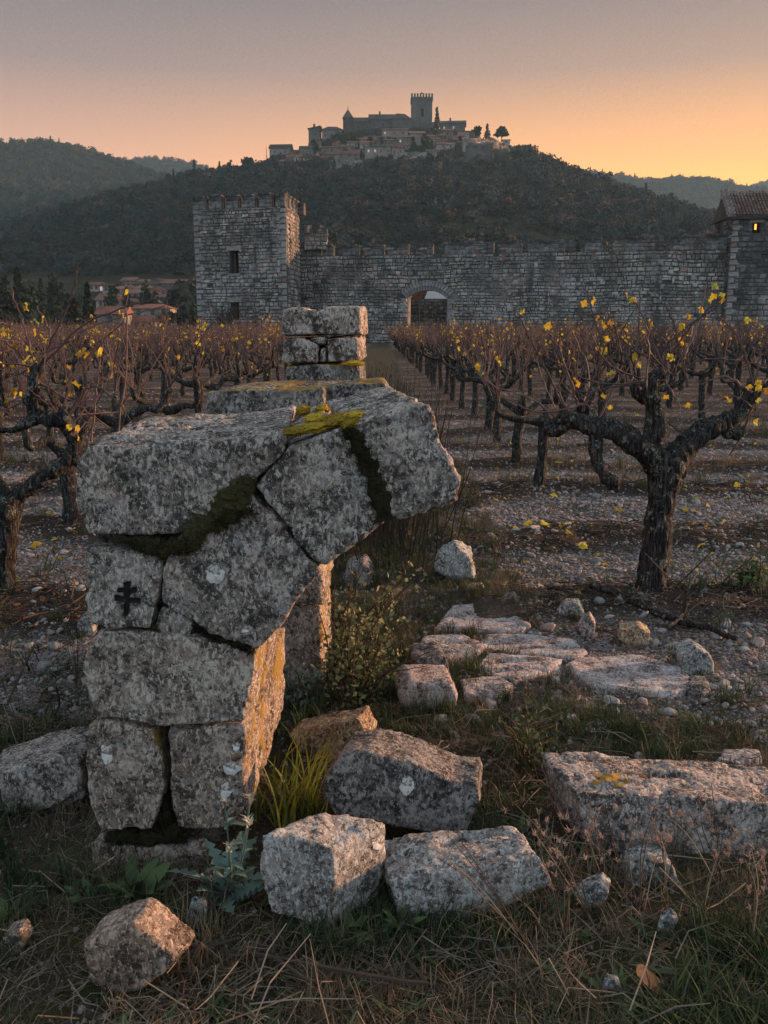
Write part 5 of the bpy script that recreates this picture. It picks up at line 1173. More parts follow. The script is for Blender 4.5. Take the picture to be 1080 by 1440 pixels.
for i, (px, py) in enumerate(spots):
    q = G(px, py, .015); s = g2.uniform(.015, .030) * (1.45 if i < 63 else .9) * (1 if py > 740 else 1.2)
    o = ob('stone', peb[i % 14], None, (q.x, q.y, gz1(q.x, q.y) + s * .28)); o.rotation_euler = (g2.uniform(-.3, .3), g2.uniform(-.3, .3), g2.uniform(0, 6.3)); o.scale = (s * g2.uniform(.9, 1.5), s, s)
    if px < 200: lab, gp = 'loose stone lying on the ground left of the ruined arch', 'loose stones left of the arch'
    elif py > 960: lab, gp = 'loose stone in the pebbly strip just in front of the flagstones', 'loose stones before the flagstones'
    elif py > 835: lab, gp = 'loose stone among twigs between the flagstones and the big vine', 'loose stones around the flagstones'
    else: lab, gp = 'loose stone on the gravel strips behind the big vine', 'loose stones on the gravel strips'
    tag(o, lab, 'stone', gp)
# gravel and crumbs
grv = [proto('gravel_piece', *pebble_mesh(500 + s, 1), M['pebble']) for s in range(7)]
def scatter_cover(n, yr, xf, wt, smin, smax, seed):
    g3 = np.random.default_rng(seed); y = yr[0] * (yr[1] / yr[0]) ** g3.random(n); x = g3.uniform(-1, 1, n) * xf * y
    a = wt(*cover(x, y)); k = g3.random(n) < a; x, y = x[k], y[k]; m = len(x); s = g3.uniform(smin, smax, m) * (1 + 1.2 * g3.random(m) ** 6)
    return x, y, gz(x, y), s, g3
x, y, zz, s, g3 = scatter_cover(250000, (2.9, 24), .68, lambda a, b_, c: .95 * a + .15 * c + .07 * b_, .0042, .0095, 91)
def off_flags(x, y):
    k = np.ones(len(x), bool)
    for P in FLAGP:
        c_ = P.mean(0); near_ = np.nonzero(np.hypot(x - c_[0], y - c_[1]) < np.hypot(*(P - c_).T).max())[0]
        for i in near_:
            if in_poly(x[i], y[i], P): k[i] = False
    return k
k = off_flags(x, y) & ~((y < 5.0) & (g3.random(len(y)) < .35)); x, y, zz, s = x[k], y[k], zz[k], s[k]
s = s * np.clip(y / 5.5, .75, 1.6)
scatter('gravel', grv, np.stack([x, y, zz + s * .2], 1), g3.uniform(0, 6.28, (len(x), 3)) * [.12, .12, 1], np.stack([s * 1.25, s, s * .8], 1), g3.integers(0, 7, len(x)))
x, y, zz, s, g3 = scatter_cover(8200, (3.0, 16), .68, lambda a, b_, c: .13 * a + .10 * c + .05 * b_, .010, .019, 93)
k = off_flags(x, y); x, y, zz, s = x[k], y[k], zz[k], s[k]
scatter('rubble', [proto('rubble_piece', *pebble_mesh(600 + q, 2), M['field_stone']) for q in range(6)], np.stack([x, y, zz + s * .25], 1), g3.uniform(0, 6.28, (len(x), 3)) * [.15, .15, 1], np.stack([s * g3.uniform(.9, 1.6, len(x)), s, s * .8], 1), g3.integers(0, 6, len(x)))
x, y, zz, s, g3 = scatter_cover(9000, (1.5, 3.4), .9, lambda a, b_, c: .35 + 0 * a, .003, .007, 92)
scatter('grit', grv, np.stack([x, y, zz + s * .2], 1), g3.uniform(0, 6.28, (len(x), 3)), s, g3.integers(0, 7, len(x)))
# ------------------------------------------------------------ vines
def leaf_mesh(name, m, size=1.0, seed=0, lobes=5):
    """five-lobed leaf, cupped, with its stalk end at the origin"""
    g2 = np.random.default_rng(seed); out = []
    for i in range(22):
        t = -math.pi * .86 + 2 * math.pi * .86 * i / 21; r = .55 + .30 * abs(math.cos(t * lobes / 2 * .93)) + .14 * math.cos(t) + g2.normal(0, .025); out.append((r * math.sin(t), .25 + r * math.cos(t)))
    P = np.array(out) * size * .6; V = [(0, 0, 0)] + [(x, y, -.30 * (x * x) / size + .10 * math.sin(x * 9 / size) * size + .12 * size * math.sin(3 * y / size)) for x, y in P]
    mid = [(x * .55, y * .55, .05 * size) for x, y in P]; n = len(P); V += mid
    F = [(0, 1 + n + i, 1 + n + i + 1) for i in range(n - 1)] + [(1 + n + i, 1 + i, 2 + i, 2 + n + i) for i in range(n - 1)]
    return np.array(V, float), F
leaf_me = [mesh('leaf', *leaf_mesh('leaf', None, 1.0, s), M['vine_leaf'], True) for s in range(4)]
def bark_mesh(tubes, voxel, seed, twist=3.0):
    """tubes joined into one gnarled skin with twisted ridges"""
    V, F = join(tubes); V, F, N = remesh(V, F, voxel, 2)
    a = V * np.array([34, 34, 5.5]); a[:, 0] += V[:, 2] * twist * 3
    d = .010 * fbm(a, 3, seed) + .013 * fbm(V * 10, 2, seed + 2) + .012 * np.clip(vnoise(V * 22, seed + 3) - .1, 0, 1) - .007 * np.clip(.18 - np.abs(vnoise(V * np.array([46, 46, 7]), seed + 8)), 0, 1) / .18
    return V + N * d[:, None], F
def px_path(pts, D, jit=0.0, g2=None):
    """pts: (px, py, radius_px[, dD])"""
    P = [W(p[0], p[1], D + (p[3] if len(p) > 3 else 0)) for p in pts]; k = pxm(540, 700, D)
    return np.array(P), np.array([p[2] * k for p in pts])
def hero_limb(pts, D, n=12):
    P, r = px_path(pts, D); S = spline(np.hstack([P, r[:, None]]), 6); return tube(S[:, :3], np.maximum(S[:, 3] * (.88 if n == 14 else .76), .004), n)
def cane_tube(P, r0, r1, seed, n=5):
    P = spline(P, 7); g2 = np.random.default_rng(seed); P[1:-1] += g2.normal(0, .0035, P[1:-1].shape); r = np.linspace(r0, r1, len(P)); r[::4] *= 1.45
    return tube(P, r, n)
def put_leaf(root, p, size, g2, name='leaf'):
    o = ob(name, leaf_me[g2.integers(4)], root, Vector(p) - root.location); o.rotation_euler = (g2.uniform(.3, 2.2), g2.uniform(-.9, .9), g2.uniform(-2.2, 2.2)); s = size * g2.uniform(.75, 1.2); o.scale = (s, s, s)
def hero_vine(D, base_px, trunk, limbs, canes, leaves, label, seed, extra=0, ex_heads=()):
    g2 = np.random.default_rng(seed); b0 = G(*base_px); root = empty('grapevine', (b0.x, b0.y, 0), label, 'grapevine')
    V, F = bark_mesh([hero_limb(trunk, D, 14)] + [hero_limb(l, D) for l in limbs[:2]], .012, seed); part('trunk', V, F, M['bark'], root, True)
    for i, l in enumerate(limbs[2:]):
        V, F = bark_mesh([hero_limb(l, D)], .011, seed + i + 1); part('arm', V, F, M['bark'], root, True)
    k = pxm(540, 600, D)
    for i, c in enumerate(canes):
        dd = g2.uniform(-.22, .22); n = len(c); P = np.array([W(x, y, D + dd * j / max(n - 1, 1)) for j, (x, y) in enumerate(c)])
        if n == 2: P = np.array([P[0], (P[0] + P[1]) / 2 + g2.normal(0, .015, 3), P[1]])
        V, F = cane_tube(P, 1.6 * k, .8 * k, seed + i); part('cane', V, F, M['cane'], root)
    for i in range(extra):
        hx_, hy_ = ex_heads[g2.integers(len(ex_heads))]; p0 = np.array(W(hx_ + g2.normal(0, 9), hy_ + g2.normal(0, 5), D + g2.uniform(-.25, .25))); a = g2.normal(0, .6); L = g2.uniform(.3, .95); e = p0 + np.array([math.sin(a) * L, g2.normal(0, .2), abs(math.cos(a)) * L * g2.uniform(.5, 1)]); e[2] = min(e[2], 1.62 + g2.normal(0, .07)); m_ = (p0 + e) / 2 + g2.normal(0, .05, 3)
        V, F = cane_tube(np.array([p0, m_, e]), 1.2 * k, .6 * k, seed + 50 + i, 4); part('cane', V, F, M['cane'], root)
    for (x, y) in leaves:
        dd = g2.uniform(-.2, .12); put_leaf(root, W(x, y, D + dd), 11 * k, g2)
        if g2.random() < .55: put_leaf(root, W(x + g2.normal(0, 8), y + g2.normal(4, 7), D + dd), 9.5 * k, g2)
    return root
VD = G(918, 838).y
main_vine = hero_vine(VD, (918, 838),
 [(917, 850, 29), (917, 820, 24), (921, 770, 22), (928, 715, 22), (937, 670, 25), (945, 645, 27)],
 [[(938, 668, 27), (915, 640, 24, -.03), (892, 622, 22, -.06), (866, 606, 20, -.1), (838, 600, 17, -.12), (808, 592, 15, -.1), (786, 588, 13, -.05)],
  [(945, 660, 27), (962, 630, 24, .05), (990, 606, 20, .10), (1020, 595, 17, .15), (1046, 578, 15, .2), (1058, 552, 13, .2), (1062, 532, 11, .2)],
  [(898, 632, 15), (916, 622, 14, -.05), (926, 600, 14, -.05), (920, 572, 13, -.05), (914, 548, 13, -.05), (924, 530, 14, -.05), (938, 526, 12, -.05)],
  [(838, 604, 13, -.12), (838, 630, 11, -.16), (841, 652, 10, -.18), (852, 668, 11, -.2), (864, 678, 14, -.2), (860, 690, 9, -.2)],
  [(800, 596, 11, -.08), (778, 606, 11, -.06), (768, 600, 12, -.05)], [(838, 598, 11, .02), (826, 580, 13, .05), (812, 576, 12, .08)], [(910, 566, 9), (894, 552, 11), (890, 540, 9)], [(1010, 598, 9, .14), (1032, 612, 8, .12), (1050, 600, 8, .1)]],
 [[(877, 533), (850, 490), (830, 427), (822, 397)], [(926, 510), (880, 483), (843, 443)], [(930, 520), (967, 463), (1013, 420)], [(935, 522), (900, 437), (880, 417)], [(890, 530), (897, 463), (902, 403)], [(967, 545), (947, 457), (937, 427)], [(962, 500), (980, 457), (993, 400)], [(945, 527), (985, 507), (1030, 506), (1090, 518)], [(900, 540), (847, 547), (800, 570), (770, 600)], [(813, 570), (797, 520), (780, 480), (760, 462)], [(950, 600), (987, 577), (1033, 557), (1057, 572)], [(1058, 572), (1044, 610), (1026, 640)], [(932, 530), (950, 560), (955, 572)], [(838, 600), (856, 560), (890, 505)], [(800, 585), (772, 530), (742, 470), (728, 440)], [(1060, 540), (1040, 480), (1000, 430)], [(1062, 535), (1075, 480), (1092, 440)], [(786, 590), (745, 560), (700, 545)], [(820, 578), (840, 520), (858, 470), (872, 455)], [(915, 560), (935, 590), (960, 610)], [(1058, 552), (1020, 530), (985, 540)]],
 [(824, 428), (834, 427), (841, 448), (849, 460), (860, 457), (852, 495), (857, 527), (811, 536), (882, 417), (888, 424), (938, 560), (967, 572), (941, 505), (957, 482), (966, 450), (960, 462), (988, 437), (999, 424), (1014, 425), (1053, 452), (1054, 546), (1064, 541), (1076, 552), (1024, 563), (1062, 592), (893, 505), (735, 440), (770, 462), (1005, 405), (915, 455), (786, 512)],
 'large gnarled grapevine with thick trunk and yellow leaves, nearest on the right', 401, 20, [(925, 530), (1060, 540), (790, 585), (830, 575), (890, 540)])
left_vine = hero_vine(G(6, 842).y, (6, 842),
 [(2, 856, 22), (5, 820, 19), (6, 770, 19), (10, 725, 21), (16, 698, 20)],
 [[(12, 715, 17), (34, 692, 17), (60, 672, 16), (88, 654, 15), (112, 642, 14, .04)], [(8, 700, 16), (-16, 668, 15), (-40, 640, 13), (-56, 610, 12)],
  [(108, 646, 13, .05), (104, 622, 13, .05), (92, 598, 13, .04), (72, 590, 13), (52, 582, 13), (46, 562, 13), (50, 532, 12), (55, 512, 13)], [(55, 585, 10), (30, 600, 10), (8, 606, 9), (-10, 600, 9)], [(98, 604, 9), (92, 590, 10), (84, 580, 8)]],
 [[(55, 515), (86, 450), (103, 410), (110, 370)], [(50, 520), (34, 462), (14, 402)], [(58, 515), (120, 455), (200, 425), (240, 418)], [(165, 612), (176, 520), (180, 415)], [(52, 520), (70, 470), (52, 430)], [(48, 525), (20, 490), (-12, 470)], [(90, 590), (125, 545), (160, 560), (196, 610)], [(60, 540), (110, 570), (150, 600)], [(128, 620), (135, 560), (140, 510)], [(46, 560), (8, 575), (-20, 570)], [(56, 512), (88, 480), (150, 452), (232, 430)]],
 [(38, 434), (140, 498), (125, 499), (112, 500), (168, 440), (176, 412), (40, 492), (36, 506), (45, 508), (4, 512), (108, 605), (96, 603), (18, 552), (8, 566), (20, 557), (108, 542), (54, 455), (50, 470), (62, 480)],
 'dark mossy grapevine at the left edge, its thick arm reaching to the arch', 402, 14, [(52, 515), (90, 590)])
g2 = np.random.default_rng(6)
for nm, pts in [('dangling', 0)]: pass

# --- grown prototypes for the field
def vine_proto(seed, detail=True):
    g2 = np.random.default_rng(seed); H = g2.uniform(.62, .80); lean = g2.normal(0, .07, 2); tk = g2.uniform(.050, .068)
    P = np.array([(0, 0, -.12), (lean[0] * .2, lean[1] * .2, .0), (lean[0] * .8 + g2.normal(0, .02), lean[1] * .5, H * .5), (lean[0], lean[1], H)]); S = spline(np.hstack([P, np.array([[tk * 1.25], [tk * 1.1], [tk * .95], [tk * 1.15]])]), 4)
    wood_ = [tube(S[:, :3], S[:, 3], 9 if detail else 5, .28, seed)]; heads = []; na = g2.integers(3, 5)
    for a in range(na):
        th = a * 6.28 / na + g2.uniform(-.5, .5); R_ = g2.uniform(.28, .55); up = g2.uniform(.16, .36); o = np.array([lean[0], lean[1], H])
        d = np.array([math.cos(th), math.sin(th), 0]); A = np.array([o - [0, 0, .06], o + d * R_ * .45 + [0, 0, .04 + g2.normal(0, .03)], o + d * R_ * .9 + [0, 0, up * .35], o + d * R_ + g2.normal(0, .03, 3) + [0, 0, up]]); A[1:3] += g2.normal(0, .03, (2, 3))
        S = spline(np.hstack([A, np.array([[.048], [.036], [.031], [.036]])]), 4); wood_.append(tube(S[:, :3], S[:, 3], 8 if detail else 5, .35, seed + a)); heads.append(A[-1])
        if g2.random() < .6: e = A[2] + np.array([g2.normal(0, .1), g2.normal(0, .1), g2.uniform(.08, .2)]); wood_.append(tube(np.array([A[2], (A[2] + e) / 2 + g2.normal(0, .02, 3), e]), [.03, .026, .028], 7 if detail else 4, .3, seed)); heads.append(e)
    canes, leaves = [], []
    for h in heads:
        for c in range(g2.integers(5, 9) if detail else 8):
            out = h - np.array([lean[0], lean[1], h[2]]); th = math.atan2(out[1], out[0]) + g2.normal(0, 1.2); L = g2.uniform(.35, .95); sp = g2.uniform(.1, .8)
            e = h + np.array([math.cos(th) * L * sp, math.sin(th) * L * sp, L * math.sqrt(max(.05, 1 - sp * sp)) * (1 if g2.random() < .85 else -.4)]); e[2] = min(e[2], 1.66 + g2.normal(0, .06)); m_ = (h + e) / 2 + np.array([g2.normal(0, .035), g2.normal(0, .035), .03])
            P = spline(np.array([h, m_, e]), 4 if detail else 2); canes.append(tube(P, np.linspace(.0056, .0028, len(P)), 4 if detail else 3, cap=False))
            for j in range((g2.integers(1, 4) if g2.random() < (.17 if detail else .12) else 0)):
                t = g2.uniform(.25, 1); leaves.append((P[int(t * (len(P) - 1))] + g2.normal(0, .02, 3), g2.uniform(.035, .06)))
            if detail and g2.random() < .35: q = P[len(P) // 2]; canes.append(tube(np.array([q, q + g2.normal(0, .12, 3) + [0, 0, .08]]), [.0032, .002], 3, cap=False))
    LV, LF = [], []
    base = leaf_mesh('l', None, 1.0, seed) if detail else (np.array([(-.5, 0, 0), (.5, .1, .1), (.45, .9, 0), (-.4, 1, .1)]), [(0, 1, 2, 3)])
    for p, s in leaves:
        Rm = np.array(Matrix.Rotation(g2.uniform(0, 6.28), 3, 'Z') @ Matrix.Rotation(g2.uniform(.5, 2.0), 3, 'X')); LV.append((base[0] * s * 1.15 @ Rm.T + p, base[1]))
    return join(wood_), join(canes), (join(LV) if LV else (np.zeros((3, 3)), [(0, 1, 2)]))
NP = 7
protos = []
for s in range(NP):
    (a, b_), (c, d), (e, f) = vine_proto(900 + s); protos.append((mesh('trunk', a, b_, M['bark'], True), mesh('canes', c, d, M['cane']), mesh('leaves', e, f, M['vine_leaf'])))
def plant_vine(x, y, k, rz, s, label, group=None):
    root = empty('grapevine', (x, y, gz1(x, y)), label, 'grapevine', group, rz); root.scale = (s, s, s)
    ob('trunk', protos[k][0], root); tag(ob('canes', protos[k][1], root), kind='stuff'); tag(ob('leaves', protos[k][2], root), kind='stuff'); return root
g2 = np.random.default_rng(21)
cand = []
ROW = 1.72
for side in (1, -1):
    for r in range(0, 26):
        x0 = (1.66 + 2.0 * r) if side > 0 else (-2.40 - 2.0 * r)
        for i in range(0, 42):
            y = VD + ROW * i + (g2.normal(0, .05)); x = x0 - .011 * y + g2.normal(0, .06)
            if r == 0 and i == 0: continue
            if side > 0 and r == 0 and i == 1: continue
            if side > 0 and r == 1 and i < 4: continue
            if side > 0 and r == 2 and i < 5: continue
            if y > 76.5: continue
            zc = y * CP; px = 540 + x / zc * FPX
            if not (-90 < px < 1170) and (y < 10 or not (-420 < px < 1500)): continue
            if x < -9 and y > 62 and False: continue
            if g2.random() < .05 and y > 9 and r > 0: continue
            cand.append((y, x, px, side, r, i))
cand.sort()
special = {**{(1, 0, n_ + 2): f'{w_} vine of the right hand row, counting back from the large gnarled one' for n_, w_ in enumerate(['second', 'third', 'fourth', 'fifth', 'sixth', 'seventh', 'eighth', 'ninth', 'tenth'])},
 **{(-1, 0, n_ + 1): f'{w_} vine of the left hand row, counting back from the dark mossy one' for n_, w_ in enumerate(['second', 'third', 'fourth', 'fifth', 'sixth', 'seventh', 'eighth'])}}
_old = {(1, 0, 2): 'second vine of the right hand row, straight trunk behind the large gnarled one', (1, 0, 3): 'third vine of the right hand row, leaning trunk with forked arms', (1, 0, 4): 'fourth vine of the right hand row, thin trunk beside a white stone', (-1, 0, 1): 'leaning thin trunked vine behind the dark mossy one at left', (-1, 0, 2): 'third vine back on the left, just over the arch top'}
rest = []; used_ = []
for j, (y, x, px, side, r, i) in enumerate(cand):
    k, rz, s = int(g2.integers(NP)), g2.uniform(0, 6.28), g2.uniform(.92, 1.1)
    if len(used_) < 290 and -70 < px < 1150:
        used_.append(j)
        lab = special.get((side, r, i)); grp = 'vines of the field' if True else None
        if not lab: lab = 'bare vine with purple canes in the rows before the tower and valley houses' if px < 430 else ('bare vine with purple canes in the rows before the gate arch' if px < 700 else 'bare vine with purple canes in the rows before the crenellated wall')
        plant_vine(x, y, k, rz, s, lab, ('vines left', 'vines of the middle', 'vines right')[0 if px < 430 else 1 if px < 700 else 2] if (side, r, i) not in special else None)
    else: rest.append((x, y, k, rz, s))
# the far rows
fp = []
for s in range(6):
    (a, b_), (c, d), (e, f) = vine_proto(950 + s, False); c = np.asarray(c)
    me = mesh('vine', *join([(a, b_), (c, d), (e, f)]), [M['far_bark'], M['far_cane'], M['vine_leaf']])
    mi = np.array([0] * len(b_) + [1] * len(d) + [2] * len(f), np.int32); me.polygons.foreach_set('material_index', mi); fp.append(bpy.data.objects.new('vine', me))
R_ = np.array(rest)
print('vines', len(cand), 'far', len(R_))
scatter('vine_rows', fp, np.stack([R_[:, 0], R_[:, 1], 0 * R_[:, 0]], 1), np.stack([0 * R_[:, 3], 0 * R_[:, 3], R_[:, 3]], 1), R_[:, 4], g2.integers(0, 6, len(R_)))
# small dead vine shoot at the right
# ------------------------------------------------------------ plants close by
def blade(p, az_, L, w, bend, g2, seg=4, lift=1.0):
    d = np.array([math.cos(az_), math.sin(az_), 0]); s = np.array([-d[1], d[0], 0]); V = []
    for i in range(seg + 1):
        t = i / seg; c = np.array(p) + d * L * bend * t * t + np.array([0, 0, lift * L * (t - .45 * bend * t * t)]); ww = w * (1 - t ** 1.6) * .5 + .0002
        V += [c - s * ww, c + s * ww]
    return np.array(V), [(2 * i, 2 * i + 1, 2 * i + 3, 2 * i + 2) for i in range(seg)]
def tuft(seed, n, L, w, spread, bend):
    g2 = np.random.default_rng(seed)
    return join([blade((g2.normal(0, spread), g2.normal(0, spread), -.005), g2.uniform(0, 6.28), L * g2.uniform(.4, 1.15), w * g2.uniform(.6, 1.2), g2.uniform(.15, 1) * bend, g2, 3) for _ in range(n)])
def straw(seed, n, L):
    g2 = np.random.default_rng(seed); out = []
    for _ in range(n):
        p = np.array([g2.normal(0, .05), g2.normal(0, .05), g2.uniform(.002, .02)]); a = g2.uniform(0, 6.28); l = L * g2.uniform(.4, 1.3); d = np.array([math.cos(a), math.sin(a), g2.normal(0, .12)]); m_ = p + d * l * .5 + g2.normal(0, .01, 3); e = p + d * l + g2.normal(0, .012, 3); m_[2] = abs(m_[2]) + .004; e[2] = abs(e[2])
        out.append(tube(np.array([p, m_, e]), [.0008, .0008, .0004], 3, cap=False))
    return join(out)
def weed_leaves(seed, n, L, w):
    g2 = np.random.default_rng(seed); return join([blade((0, 0, 0), g2.uniform(0, 6.28), L * g2.uniform(.5, 1.1), w * g2.uniform(.7, 1.2), g2.uniform(.7, 1.3), g2, 3, .6) for _ in range(n)])
grass_p = [proto('tuft', *tuft(10 + i, 22, .11, .0034, .022, .8), M['grass_green']) for i in range(4)] + [proto('tuft', *tuft(20 + i, 20, .10, .0026, .025, 1.0), M['grass_dry']) for i in range(4)]
straw_p = [proto('straw', *straw(30 + i, 7, .075), M['straw']) for i in range(4)]
dead_p = [proto('dead_leaf', *leaf_mesh('d', None, .045, 60 + i), M['dead_leaf']) for i in range(3)]
twig_p = [proto('twig', *join([tube(spline(np.random.default_rng(80 + i * 9 + j).normal(0, 1, (4, 3)) * [.05, .05, .006] + np.linspace(-.12, .12, 4)[:, None] * [math.cos(j * 1.3), math.sin(j * 1.3), 0] + [0, 0, .012], 3), .0028, 4, cap=False) for j in range(3)]), M['twig']) for i in range(4)]
weed_p = [proto('weed', *weed_leaves(40 + i, 9, .06, .014), M['weed']) for i in range(3)]
def sc(name, protos_, n, yr, wt, smin, smax, seed, dz=0.0, keep=None, xf=.95):
    n = int(n * 1.6)
    x, y, zz, s, g3 = scatter_cover(n, yr, xf, wt, smin, smax, seed)
    if keep is not None: k = keep(x, y); x, y, zz, s = x[k], y[k], zz[k], s[k]
    # not inside the pier, few on the flagstones
    k = off_flags(x, y) & ~((x > .12) & (x < 1.80) & (y > 3.70) & (y < 4.80) & (np.random.default_rng(seed).random(len(x)) < .6)); x, y, zz, s = x[k], y[k], zz[k], s[k]
    k = ~((x > -.86) & (x < -.36) & (y > 2.42) & (y < 3.3)); x, y, zz, s = x[k], y[k], zz[k], s[k]
    return scatter(name, protos_, np.stack([x, y, zz + dz], 1), np.stack([g3.normal(0, .12, len(x)), g3.normal(0, .12, len(x)), g3.uniform(0, 6.28, len(x))], 1), s, g3.integers(0, len(protos_), len(x)))
def clumpy(x, y, k, seed, th): return fbm(np.stack([x * k, y * k, 0 * x], 1), 3, seed) > th
sc('grass', grass_p[:4], 11000, (1.35, 9), lambda a, b_, c: .85 * b_ + .02, .35, .95, 101, keep=lambda x, y: clumpy(x, y, 1.6, 3, -.05) | (y > 3.2))
sc('dry_grass', grass_p[4:], 5200, (1.35, 10), lambda a, b_, c: .85 * b_ + .05 * c + .02, .35, .85, 102, keep=lambda x, y: clumpy(x + 9, y, 1.6, 4, -.25))
sc('straw', straw_p, 2400, (1.35, 5), lambda a, b_, c: .8 * b_ + .1, .6, 1.4, 103)
sc('leaf_litter', dead_p, 5200, (1.4, 12), lambda a, b_, c: .75 * c + .13 * b_ + .04, .5, 1.1, 104, .006)
sc('twig_litter', twig_p, 4200, (1.6, 12), lambda a, b_, c: .85 * c + .02 * b_ + .03 * a, .4, .95, 105, .004)
sc('weeds', weed_p, 1100, (1.4, 6), lambda a, b_, c: .7 * b_ + .03, .4, 1.1, 106, keep=lambda x, y: clumpy(x, y, 2.2, 9, .15))
g3 = np.random.default_rng(120); n = 3800; y = g3.uniform(3.3, 10, n); x = -.012 * y + g3.uniform(-.75, .85, n) * (1 + .02 * y); k = off_flags(x, y) & ~((x > -.86) & (x < -.2) & (y < 4.5)); x, y = x[k], y[k]; zz = gz(x, y)
scatter('path_grass', grass_p, np.stack([x, y, zz], 1), np.stack([0 * x, 0 * x, g3.uniform(0, 6, len(x))], 1), g3.uniform(.35, 1.0, len(x)) * (.8 + .05 * y), g3.choice(8, len(x), p=[.08] * 4 + [.17] * 4))
n = 1500; y = g3.uniform(3.0, 8, n); x = g3.uniform(-.3, .9, n); k = off_flags(x, y); x, y = x[k], y[k]; s = g3.uniform(.006, .02, len(x))
scatter('path_pebbles', grv, np.stack([x, y, gz(x, y) + s * .2], 1), g3.uniform(0, 6.28, (len(x), 3)) * [.15, .15, 1], s, g3.integers(0, 7, len(x)))
x, y, zz, s, g3 = scatter_cover(9000, (8.5, 40), .5, lambda a, b_, c: .06 * a + .4 * c + .3 * b_, .8, 1.8, 107)
scatter('field_grass', grass_p[4:] + grass_p[:1], np.stack([x, y, zz], 1), np.stack([0 * x, 0 * x, g3.uniform(0, 6, len(x))], 1), s, g3.choice(5, len(x), p=[.23, .23, .22, .22, .10]))
x, y, zz, s, g3 = scatter_cover(2600, (5, 30), .5, lambda a, b_, c: .5 + 0 * a, .035, .05, 108)
yl = proto('fallen_leaf', *leaf_mesh('f', None, 1.0, 3), M['vine_leaf']); k = g3.random(len(x)) < .35
scatter('fallen_leaves', [yl], np.stack([x, y, zz + .015], 1)[k], np.stack([g3.normal(0, .4, len(x)), g3.normal(0, .4, len(x)), g3.uniform(0, 6, len(x))], 1)[k], s[k], np.zeros(k.sum(), int))

def ground_at(px, py): q = G(px, py); return Vector((q.x, q.y, gz1(q.x, q.y)))
C_ = np.array(CONTACT); g2 = np.random.default_rng(44); k = g2.random(len(C_)) < .75; C_ = C_[k]; C_[:, :2] += g2.normal(0, .02, (len(C_), 2)); C_[:, 1] -= .012
scatter('stone_foot_grass', grass_p, np.stack([C_[:, 0], C_[:, 1], gz(C_[:, 0], C_[:, 1])], 1), np.stack([g2.normal(0, .25, len(C_)), g2.normal(0, .25, len(C_)), g2.uniform(0, 6, len(C_))], 1), g2.uniform(.3, .75, len(C_)), g2.integers(0, 8, len(C_)))
# sunlit long grass against the jamb
p = ground_at(398, 1146); root = empty('grass_clump', p, 'tall yellow green grass clump against the lit side of the pier', 'grass clump'); g2 = np.random.default_rng(3)
bl = [blade(np.array(p) + [g2.normal(.03, .07), g2.normal(.05, .09), 0], g2.normal(.6, 1.1), g2.uniform(.12, .34), g2.uniform(.006, .011), g2.uniform(.2, .8), g2, 6) for _ in range(75)]
tag(part('blades', *join(bl), M['lush_grass'], root), kind='stuff')
bl = [blade(np.array(p) + [g2.normal(.02, .06), g2.normal(.05, .07), 0], g2.uniform(0, 6.28), g2.uniform(.08, .2), .004, g2.uniform(.5, 1), g2, 5) for _ in range(40)]
tag(part('dry_blades', *join(bl), M['grass_dry'], root), kind='stuff')
for i, (px, py, n, L, lab) in enumerate([(720, 1062, 50, .12, 'dark green grass tussock right of the sunlit wedge of stone'), (600, 1262 + 30, 70, .15, 'grass tussock spilling in front of the ridged block'), (700, 1292, 80, .17, 'long grass tussock at the right foot of the ridged block'), (905, 690 + 8, 60, .22, 'green grass tuft in the gravel just left of the big vine'), (985, 690, 55, .2, 'grass tuft in the gravel right of the big vine trunk')]):
    p = ground_at(px, py); root = empty('grass_tussock', p, lab, 'grass clump'); g2 = np.random.default_rng(50 + i)
    tag(part('blades', *join([blade(np.array(p) + [g2.normal(0, .04), g2.normal(0, .04), 0], g2.uniform(0, 6.28), L * g2.uniform(.5, 1.2), .004, g2.uniform(.5, 1.1), g2, 5) for _ in range(n)]), M['grass_green'] if i != 2 else M['grass_dry'], root), kind='stuff')

# shrub growing out of the arch
def shrub(px, py, heads, label, seed, nst=26, leaf=.024, m='shrub_leaf', lo=.12, dens=44, Dw=0.0, name='shrub'):
    p = ground_at(px, py); root = empty(name, p, label, 'shrub'); g2 = np.random.default_rng(seed); Lf, LF, nl = [], [], 0; st = []
    for i in range(nst):
        hx, hy = heads[i % len(heads)]; e = np.array(W(hx + g2.normal(0, 12), hy + g2.normal(0, 12), p.y + g2.normal(Dw, .12))); b0 = np.array(p) + [g2.normal(0, .05), g2.normal(0, .05), -.02]
        m_ = b0 + (e - b0) * .5 + np.array([-(e - b0)[0] * .12, 0, .05]); P = spline(np.array([b0, m_, e]), 6); st.append((P, g2))
        V, F = tube(P, np.linspace(.0042, .0016, len(P)), 5); part('stem', V, F, M['shrub_stem'], root)
        for j in range(dens):
            t = lo + (.80 if i % 3 else .55) * g2.random() ** 1.3; q = P[min(int(t * (len(P) - 1)), len(P) - 1)] + g2.normal(0, .026, 3); a = g2.normal(0, 1, 3); a /= np.linalg.norm(a); c = np.cross(a, g2.normal(0, 1, 3)); c /= np.linalg.norm(c); L = leaf * g2.uniform(.6, 1.5)
            Lf += [q, q + a * L * .5 + c * L * .3, q + a * L, q + a * L * .5 - c * L * .3]; LF.append((nl, nl + 1, nl + 2, nl + 3)); nl += 4
    tag(part('foliage', np.array(Lf), LF, M[m], root), kind='stuff'); return root
shrub(478, 985, [(505, 800), (560, 800), (600, 790), (545, 850), (470, 830), (590, 860), (520, 870), (560, 900), (490, 850), (610, 905), (450, 870), (440, 905), (575, 935)], 'straggly grey green shrub with long reddish stems in the mouth of the arch', 5, 34)
